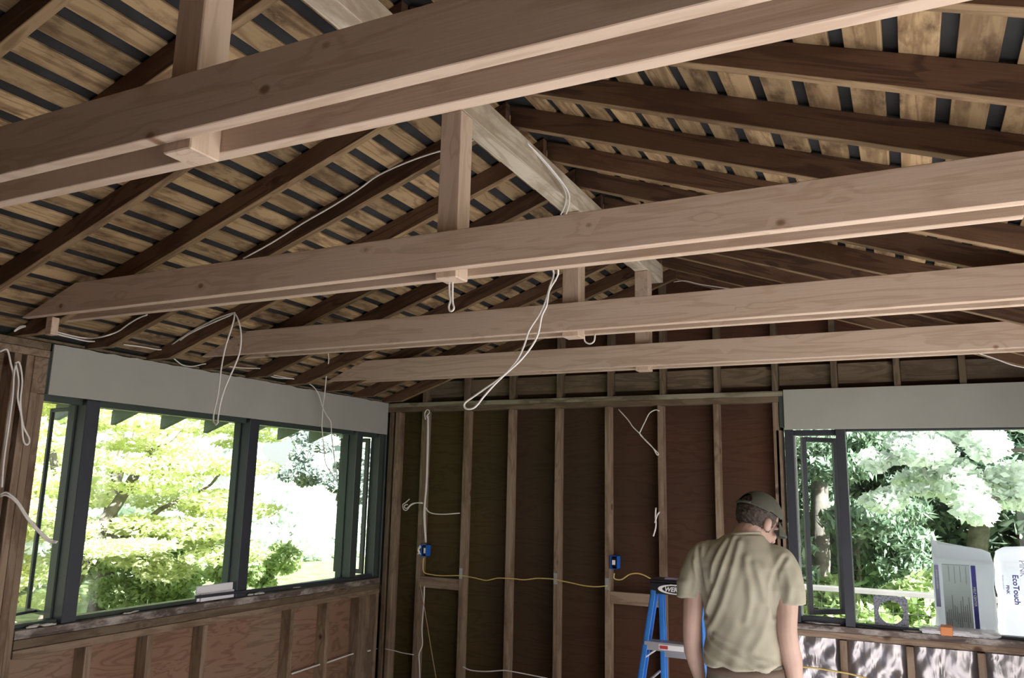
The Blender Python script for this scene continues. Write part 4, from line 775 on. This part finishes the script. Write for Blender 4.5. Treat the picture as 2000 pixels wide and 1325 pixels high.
tree('broad-leaved tree with blazing white sunlit leaves at the upper right window', (2.3, 10.3, -0.4), mb, [((2.3, 10.3, -0.4), (2.1, 10.2, 2.2), 0.07, 0.05), ((2.1, 10.2, 2.2), (0.2, 9.9, 2.3), 0.045, 0.012), ((2.1, 10.2, 1.9), (0.5, 9.9, 1.7), 0.035, 0.01), ((2.1, 10.2, 2.2), (0.9, 10.0, 3.1), 0.04, 0.01)], 15000, 0.07, M['paleleaf'], 8, flat=0.5, aspect=1.3)
mb = layered(-2.6, 1.8, 10.6, 11.8, -0.2, 0.55, 26, 0.45, 0.28)
tree('low bright green shrubs behind the deck railing', (-0.4, 11.2, -0.4), mb, [((-0.4, 11.2, -0.4), (-0.4, 11.2, 0.3), 0.04, 0.02)], 15000, 0.09, M['maple2'], 9, flat=0.5)
mb = layered(-5, 6, 16, 19, 0, 6.5, 70, 1.3, 0.7) + layered(0.3, 3.4, 15.6, 16.6, 0.2, 2.6, 26, 0.8, 0.45)
tree('mass of woodland trees closing the view far behind the right window', (0.5, 17.5, -0.4), mb, [((0.5, 17.5, -0.4), (0.5, 17.5, 5), 0.2, 0.08), ((-1.6, 16.5, -0.4), (-1.5, 16.5, 6), 0.16, 0.08)], 46000, 0.16, M['darkleaf'], 10, flat=0.3)
# ================================================================ the man
PX, PY = -0.66, 3.60
man = empty('person', (PX, PY, 0), 0, 'man seen from behind in a khaki T-shirt and olive cap, head bowed', 'person')
M['skin'] = plain('skin', (0.40, 0.265, 0.22), 0.55, var=0.06, scale=14)
M['shirt'] = plain('khaki_cotton', (0.30, 0.28, 0.222), 0.9, var=0.04, scale=20)
M['capcloth'] = plain('olive_cap_cloth', (0.060, 0.062, 0.048), 0.9, var=0.1, scale=30)
M['hair'] = plain('brown_hair', (0.04, 0.026, 0.02), 0.7, var=0.5, scale=60, bump=0.8)
M['trousers'] = plain('grey_brown_trousers', (0.13, 0.115, 0.095), 0.9, var=0.1, scale=10)
M['boots'] = plain('brown_boots', (0.08, 0.05, 0.035), 0.7)
def ell(bm, c, r, rot=None, sub=3):
    v0 = len(bm.verts); bmesh.ops.create_icosphere(bm, subdivisions=sub, radius=1.0); bm.verts.ensure_lookup_table()
    for v in bm.verts[v0:]:
        p = Vector((v.co.x*r[0], v.co.y*r[1], v.co.z*r[2]))
        if rot: p = rot @ p
        v.co = p+Vector(c)
def caps(bm, pts, rad, sides=14):
    """smooth tapered limb through pts with a radius at each"""
    sp = spline(pts, 6); rs_ = []
    for i in range(len(pts)-1):
        for k in range(6): rs_.append(rad[i]+(rad[i+1]-rad[i])*k/6)
    rs_.append(rad[-1]); n = len(sp); rings = []; nrm = (sp[1]-sp[0]).orthogonal().normalized()
    for i, p in enumerate(sp):
        t = (sp[min(i+1, n-1)]-sp[max(i-1, 0)]).normalized(); nrm = (nrm-t*nrm.dot(t)).normalized(); bn = t.cross(nrm)
        rings.append([bm.verts.new(p+(nrm*math.cos(a)+bn*math.sin(a))*rs_[i]) for a in [2*math.pi*k/sides for k in range(sides)]])
    for A_, B_ in zip(rings, rings[1:]):
        for k in range(sides): bm.faces.new((A_[k], A_[(k+1) % sides], B_[(k+1) % sides], B_[k]))
    bm.faces.new(rings[0][::-1]); bm.faces.new(rings[-1]); ell(bm, sp[0], (rad[0],)*3, sub=2); ell(bm, sp[-1], (rad[-1],)*3, sub=2)
def loft(bm, secs, sides=28, pw=0.85):
    """secs: (cx,cy,z,rx,ry)"""
    rings = []
    for cx_, cy_, z, rx_, ry_ in secs:
        rings.append([bm.verts.new((cx_+rx_*math.copysign(abs(math.cos(a))**pw, math.cos(a)), cy_+ry_*math.copysign(abs(math.sin(a))**pw, math.sin(a)), z)) for a in [2*math.pi*(k+0.5)/sides for k in range(sides)]])
    for A_, B_ in zip(rings, rings[1:]):
        for k in range(sides): bm.faces.new((A_[k], A_[(k+1) % sides], B_[(k+1) % sides], B_[k]))
    bm.faces.new(rings[0][::-1]); bm.faces.new(rings[-1])
def remeshed(name, bm, vox, mat, parent, smooth_iter=6, disp=None):
    me = bpy.data.meshes.new(name); bmesh.ops.recalc_face_normals(bm, faces=bm.faces); bm.to_mesh(me); bm.free(); t = bpy.data.objects.new('tmp', me); COL.objects.link(t)
    md = t.modifiers.new('r', 'REMESH'); md.mode = 'VOXEL'; md.voxel_size = vox; md.adaptivity = 0.0
    ms = t.modifiers.new('s', 'SMOOTH'); ms.factor = 0.5; ms.iterations = smooth_iter
    dg = bpy.context.evaluated_depsgraph_get(); me2 = bpy.data.meshes.new_from_object(t.evaluated_get(dg)); bpy.data.objects.remove(t); me2.name = name
    if disp:
        n = len(me2.vertices); co = np.empty(n*3); me2.vertices.foreach_get('co', co); co = co.reshape(-1, 3); nr = np.empty(n*3); me2.vertices.foreach_get('normal', nr); nr = nr.reshape(-1, 3)
        co = disp(co, nr); me2.vertices.foreach_set('co', co.ravel()); me2.update()
    me2.polygons.foreach_set('use_smooth', [True]*len(me2.polygons)); me2.materials.clear()
    return link(name, me2, mat, parent)
# head frame: face +Y, turned right and bowed
HC = Vector((0.058, 0.062, 1.602))
HR = (Matrix.Rotation(R_(-38), 3, 'Z') @ Matrix.Rotation(R_(-28), 3, 'X'))
hp = lambda x, y, z: HC+HR @ Vector((x, y, z))
def hell(bm, c, r, sub=3, rot=None): ell(bm, hp(*c), r, HR if rot is None else HR @ rot, sub)
bm = bmesh.new()
hell(bm, (0, -0.005, 0.025), (0.074, 0.094, 0.088)); hell(bm, (0, 0.035, -0.045), (0.056, 0.058, 0.072)); hell(bm, (0, 0.075, -0.095), (0.026, 0.022, 0.020), 2)
hell(bm, (0, 0.10, -0.02), (0.012, 0.018, 0.026), 2); hell(bm, (0, 0.112, -0.037), (0.016, 0.013, 0.011), 2)
for s in (-1, 1):
    hell(bm, (s*0.03, 0.078, 0.012), (0.022, 0.016, 0.010), 2); hell(bm, (s*0.035, 0.07, -0.035), (0.024, 0.02, 0.022), 2)
    er = Matrix.Rotation(R_(s*-22), 3, 'Z'); hell(bm, (s*0.081, -0.012, -0.018), (0.010, 0.019, 0.031), 2, er); hell(bm, (s*0.076, 0.0, -0.032), (0.012, 0.012, 0.014), 2)
hell(bm, (0, 0.094, -0.066), (0.022, 0.010, 0.008), 2)
caps(bm, [(0.0, -0.01, 1.46), (0.018, 0.01, 1.525), (0.045, 0.04, 1.575)], [0.072, 0.062, 0.060])
loft(bm, [(0, 0, 0.90, 0.155, 0.105), (0, 0, 1.02, 0.142, 0.098), (0, 0, 1.15, 0.138, 0.095), (0, 0, 1.30, 0.145, 0.10), (0, -0.01, 1.42, 0.15, 0.09), (0, -0.01, 1.49, 0.10, 0.07)])
LA = [(-0.165, -0.01, 1.43), (-0.198, -0.02, 1.30), (-0.212, -0.03, 1.17), (-0.218, 0.01, 1.05), (-0.205, 0.06, 0.93)]
RA = [(0.165, -0.01, 1.42), (0.178, -0.025, 1.30), (0.176, -0.035, 1.17), (0.186, 0.005, 1.05), (0.190, 0.055, 0.92)]
caps(bm, LA, [0.050, 0.045, 0.040, 0.040, 0.027]); caps(bm, RA, [0.050, 0.047, 0.041, 0.042, 0.028])
def hand(bm, wr, s):
    W_ = Vector(wr); d = Vector((0, 0.18, -0.98)).normalized()          # hanging, slightly forward
    side = Vector((s*0.15, 1, 0)); side = (side-d*side.dot(d)).normalized(); nrm = d.cross(side)*(-s)  # thumb edge forward, palm to thigh
    pal = W_+d*0.05; rot = Matrix((side, nrm, d)).transposed(); ell(bm, pal, (0.040, 0.016, 0.052), rot)
    for k, (o_, L) in enumerate(((0.030, 0.072), (0.011, 0.080), (-0.009, 0.074), (-0.028, 0.058))):
        p = pal+side*o_+d*0.038; cur = nrm*(-1 if s > 0 else -1)
        inn = Vector((-s, 0, 0))
        a = p+d*L*0.42+inn*0.006; b_ = a+d*L*0.30+inn*0.020; c_ = b_+d*L*0.16+inn*0.022
        caps(bm, [p, a, b_, c_], [0.0095, 0.0088, 0.0080, 0.0068], 8)
    t0 = W_+d*0.028+side*0.030; inn = Vector((-s, 0, 0))
    caps(bm, [t0, t0+side*0.026+d*0.026+inn*0.008, t0+side*0.030+d*0.055+inn*0.014, t0+side*0.026+d*0.074+inn*0.018], [0.014, 0.0115, 0.010, 0.008], 8)
hand(bm, LA[-1], -1); hand(bm, RA[-1], 1)
for s in (-1, 1):
    caps(bm, [(s*0.085, 0, 0.92), (s*0.10, 0.01, 0.50), (s*0.11, -0.01, 0.10)], [0.085, 0.055, 0.040]); ell(bm, (s*0.115, 0.06, 0.045), (0.045, 0.12, 0.038))
body = remeshed('body', bm, 0.0052, M['skin'], man, 3)
# trousers
bm = bmesh.new(); loft(bm, [(0, 0, 0.84, 0.172, 0.118), (0, 0, 0.93, 0.165, 0.116), (0, 0, 1.035, 0.152, 0.108)])
for s in (-1, 1): caps(bm, [(s*0.088, 0, 0.86), (s*0.10, 0.008, 0.50), (s*0.108, -0.01, 0.11)], [0.098, 0.078, 0.066])
tr = remeshed('trousers', bm, 0.010, M['trousers'], man, 4)
bm = bmesh.new(); loft(bm, [(0, 0, 0.985, 0.158, 0.113), (0, 0, 1.02, 0.156, 0.112)]); from_bm('belt', bm, M['boots'], tr, True)
for s in (-1, 1):
    bm = bmesh.new(); ell(bm, (s*0.115, 0.055, 0.05), (0.052, 0.135, 0.045)); caps(bm, [(s*0.11, -0.01, 0.06), (s*0.11, -0.01, 0.16)], [0.056, 0.056]); addbox(bm, (s*0.115-0.05, -0.07, 0.0), (s*0.115+0.05, 0.18, 0.02)); remeshed('boot', bm, 0.008, M['boots'], man, 2)
# T-shirt with folds
q2 = lambda a, b: ((1200+a/3.5325-1455)*0.00212+0.016, 1.566-((950+b/3.5325)-1035)*0.00213)
FOLDS = [([(840, 350), (815, 430), (770, 560), (735, 640), (690, 760), (650, 860)], 0.010, 0.010), ([(795, 360), (750, 440), (705, 540), (690, 640)], 0.008, 0.010), ([(880, 380), (860, 500), (820, 640), (760, 800), (690, 930), (640, 1000)], 0.008, 0.012),
         ([(930, 480), (950, 620), (960, 760), (920, 900)], 0.006, 0.012), ([(990, 520), (1030, 640), (1050, 760)], 0.005, 0.011), ([(1180, 470), (1130, 560), (1100, 660), (1095, 760), (1100, 860)], -0.008, 0.008), ([(590, 430), (595, 560), (625, 690), (640, 780), (625, 900)], -0.008, 0.008),
         ([(640, 1030), (760, 1090), (880, 1130), (980, 1190), (1100, 1180)], 0.009, 0.009), ([(700, 1010), (840, 1060), (960, 1130), (1080, 1160)], 0.006, 0.009), ([(620, 1110), (720, 1170), (860, 1200), (960, 1215)], 0.006, 0.009), ([(1110, 700), (1060, 860), (1010, 1000), (960, 1080)], 0.005, 0.014), ([(560, 520), (575, 640), (560, 730)], 0.004, 0.008), ([(1190, 560), (1210, 660), (1200, 740)], 0.004, 0.010), ([(740, 340), (690, 410), (640, 520)], 0.005, 0.012)]
FL = [(np.array([q2(*p) for p in pl]), A_, w_) for pl, A_, w_ in FOLDS]
def seg_d(P2, a, b):
    ab = b-a; t = np.clip(((P2-a)@ab)/(ab@ab), 0, 1); return np.linalg.norm(P2-(a+t[:, None]*ab), axis=1)
def folds(co, nr):
    P2 = co[:, [0, 2]]; back = np.clip(-nr[:, 1]*1.6, 0, 1); dsp = np.zeros(len(co))
    for pl, A_, w_ in FL:
        d = np.min([seg_d(P2, pl[i], pl[i+1]) for i in range(len(pl)-1)], axis=0)
        dsp += A_*0.8*(np.exp(-(d/w_)**2)-0.55*np.exp(-((d-2.0*w_)/(1.2*w_))**2))
    x, z = co[:, 0], co[:, 2]
    fine = 0.0016*np.sin(x*55+z*22+2*np.sin(z*17))+0.0012*np.sin(x*90-z*45)
    hem = np.clip((1.10-z)/0.08, 0, 1)
    return co+nr*((dsp*back)+fine*np.clip((1.5-z)/0.1, 0, 1)+hem*0.004*np.sin(np.arctan2(co[:, 1], co[:, 0])*7+1))[:, None]
bm = bmesh.new()
loft(bm, [(-0.012, -0.002, 1.012, 0.158, 0.122), (-0.010, -0.002, 1.05, 0.160, 0.124), (-0.006, 0, 1.12, 0.156, 0.120), (-0.004, 0, 1.22, 0.158, 0.120), (0, -0.005, 1.33, 0.170, 0.125), (0, -0.012, 1.42, 0.178, 0.115), (0.0, -0.015, 1.475, 0.150, 0.095), (0.006, -0.012, 1.518, 0.108, 0.080), (0.012, -0.006, 1.548, 0.076, 0.068)], 36)
def sleeve(bm, pts, rad): caps(bm, pts, rad, 18)
caps(bm, [(-0.06, -0.012, 1.475), (-0.15, -0.014, 1.448), (-0.195, -0.018, 1.38), (-0.214, -0.022, 1.318)], [0.050, 0.066, 0.062, 0.058], 18)
caps(bm, [(0.07, -0.012, 1.470), (0.15, -0.014, 1.440), (0.183, -0.020, 1.38), (0.193, -0.026, 1.325)], [0.050, 0.068, 0.064, 0.062], 18)
for c, sx in (((-0.219, -0.023, 1.295), -1), ((0.196, -0.027, 1.300), 1)):
    loft(bm, [(c[0]+sx*0.004, c[1], c[2]-0.022, 0.055, 0.056), (c[0], c[1], c[2]+0.05, 0.058, 0.060)], 20, 1.0)
shirt = remeshed('t_shirt', bm, 0.0065, M['shirt'], man, 6, folds)
bm = bmesh.new(); ring = [(0.014+0.066*math.cos(a), -0.004+0.060*math.sin(a), 1.549+0.006*math.cos(a)-0.004*math.sin(a)) for a in [2*math.pi*k/28 for k in range(29)]]
addtube(bm, ring, 0.006, 8); from_bm('collar', bm, M['shirt'], shirt, True)
# hair: a shell over the back and sides of the head, below the cap
bm = bmesh.new(); bmesh.ops.create_icosphere(bm, subdivisions=5, radius=1.0); rr = np.random.default_rng(3)
for v in list(bm.verts):
    c = v.co; k = 1+0.02*math.sin(c.x*31+c.z*23)+0.025*math.sin(c.z*47+c.x*11)*math.cos(c.y*37)+0.02*math.sin(c.x*83+c.y*67)
    keep = (c.y < 0.42 and c.z > -0.82-0.10*c.y+0.05*math.sin(c.x*14)+(0.45 if abs(c.x) > 0.8 and c.y > -0.15 else 0))
    v.co = Vector((c.x*0.080*k, -0.008+c.y*0.100*k, 0.022+c.z*0.092*k))
    if not keep: v.tag = True
dl = [v for v in bm.verts if v.tag]; bmesh.ops.delete(bm, geom=dl, context='VERTS')
for v in bm.verts: v.co = hp(*v.co)
hair = from_bm('hair', bm, M['hair'], body, True)
# cap
bm = bmesh.new(); bmesh.ops.create_icosphere(bm, subdivisions=5, radius=1.0)
for v in list(bm.verts):
    c = v.co.copy(); v.tag = not (c.z > 0.02+0.10*c.y) or (c.y < 0 and abs(c.x) < 0.42 and c.z < 0.52 and (c.x/0.42)**2+((c.z-0.02)/0.5)**2 < 1)
    seam = 0.012*max(0, 1-abs(math.sin(3*math.atan2(c.x, c.y)))*9)*(1 if c.z < 0.95 else 0)
    v.co = Vector((c.x*(0.0865-0.0*seam), -0.004+c.y*0.1075, 0.030+c.z*(0.094-seam*0.1)))*(1+0.0)
bmesh.ops.delete(bm, geom=[v for v in bm.verts if v.tag], context='VERTS')
for v in bm.verts: v.co = hp(*v.co)
cp = from_bm('cap', bm, M['capcloth'], man, True); sd = cp.modifiers.new('thick', 'SOLIDIFY'); sd.thickness = 0.003; sd.offset = 1
bm = bmesh.new(); g = []
for i in range(13):
    row = []
    for j in range(7):
        u = -1+2*i/12; v_ = j/6; a = u*1.05; rad = 0.098+0.058*v_*math.cos(u*1.2)
        row.append(bm.verts.new(hp(math.sin(a)*rad*0.86, math.cos(a)*rad+0.0, 0.034-0.034*v_-0.026*u*u*(0.3+v_))))
    g.append(row)
for i in range(12):
    for j in range(6): bm.faces.new((g[i][j], g[i+1][j], g[i+1][j+1], g[i][j+1]))
br = from_bm('brim', bm, M['capcloth'], cp, True); sd = br.modifiers.new('thick', 'SOLIDIFY'); sd.thickness = 0.004
bm = bmesh.new(); addtube(bm, [hp(0.088*math.sin(a), -0.004-0.109*math.cos(a), 0.036) for a in [(-0.5+k/10) for k in range(11)]], 0.006, 6); from_bm('strap', bm, M['capcloth'], cp, True)
bm = bmesh.new(); ell(bm, hp(0, -0.004, 0.126), (0.006, 0.006, 0.004), HR, 2); from_bm('button', bm, M['white'], cp, True)
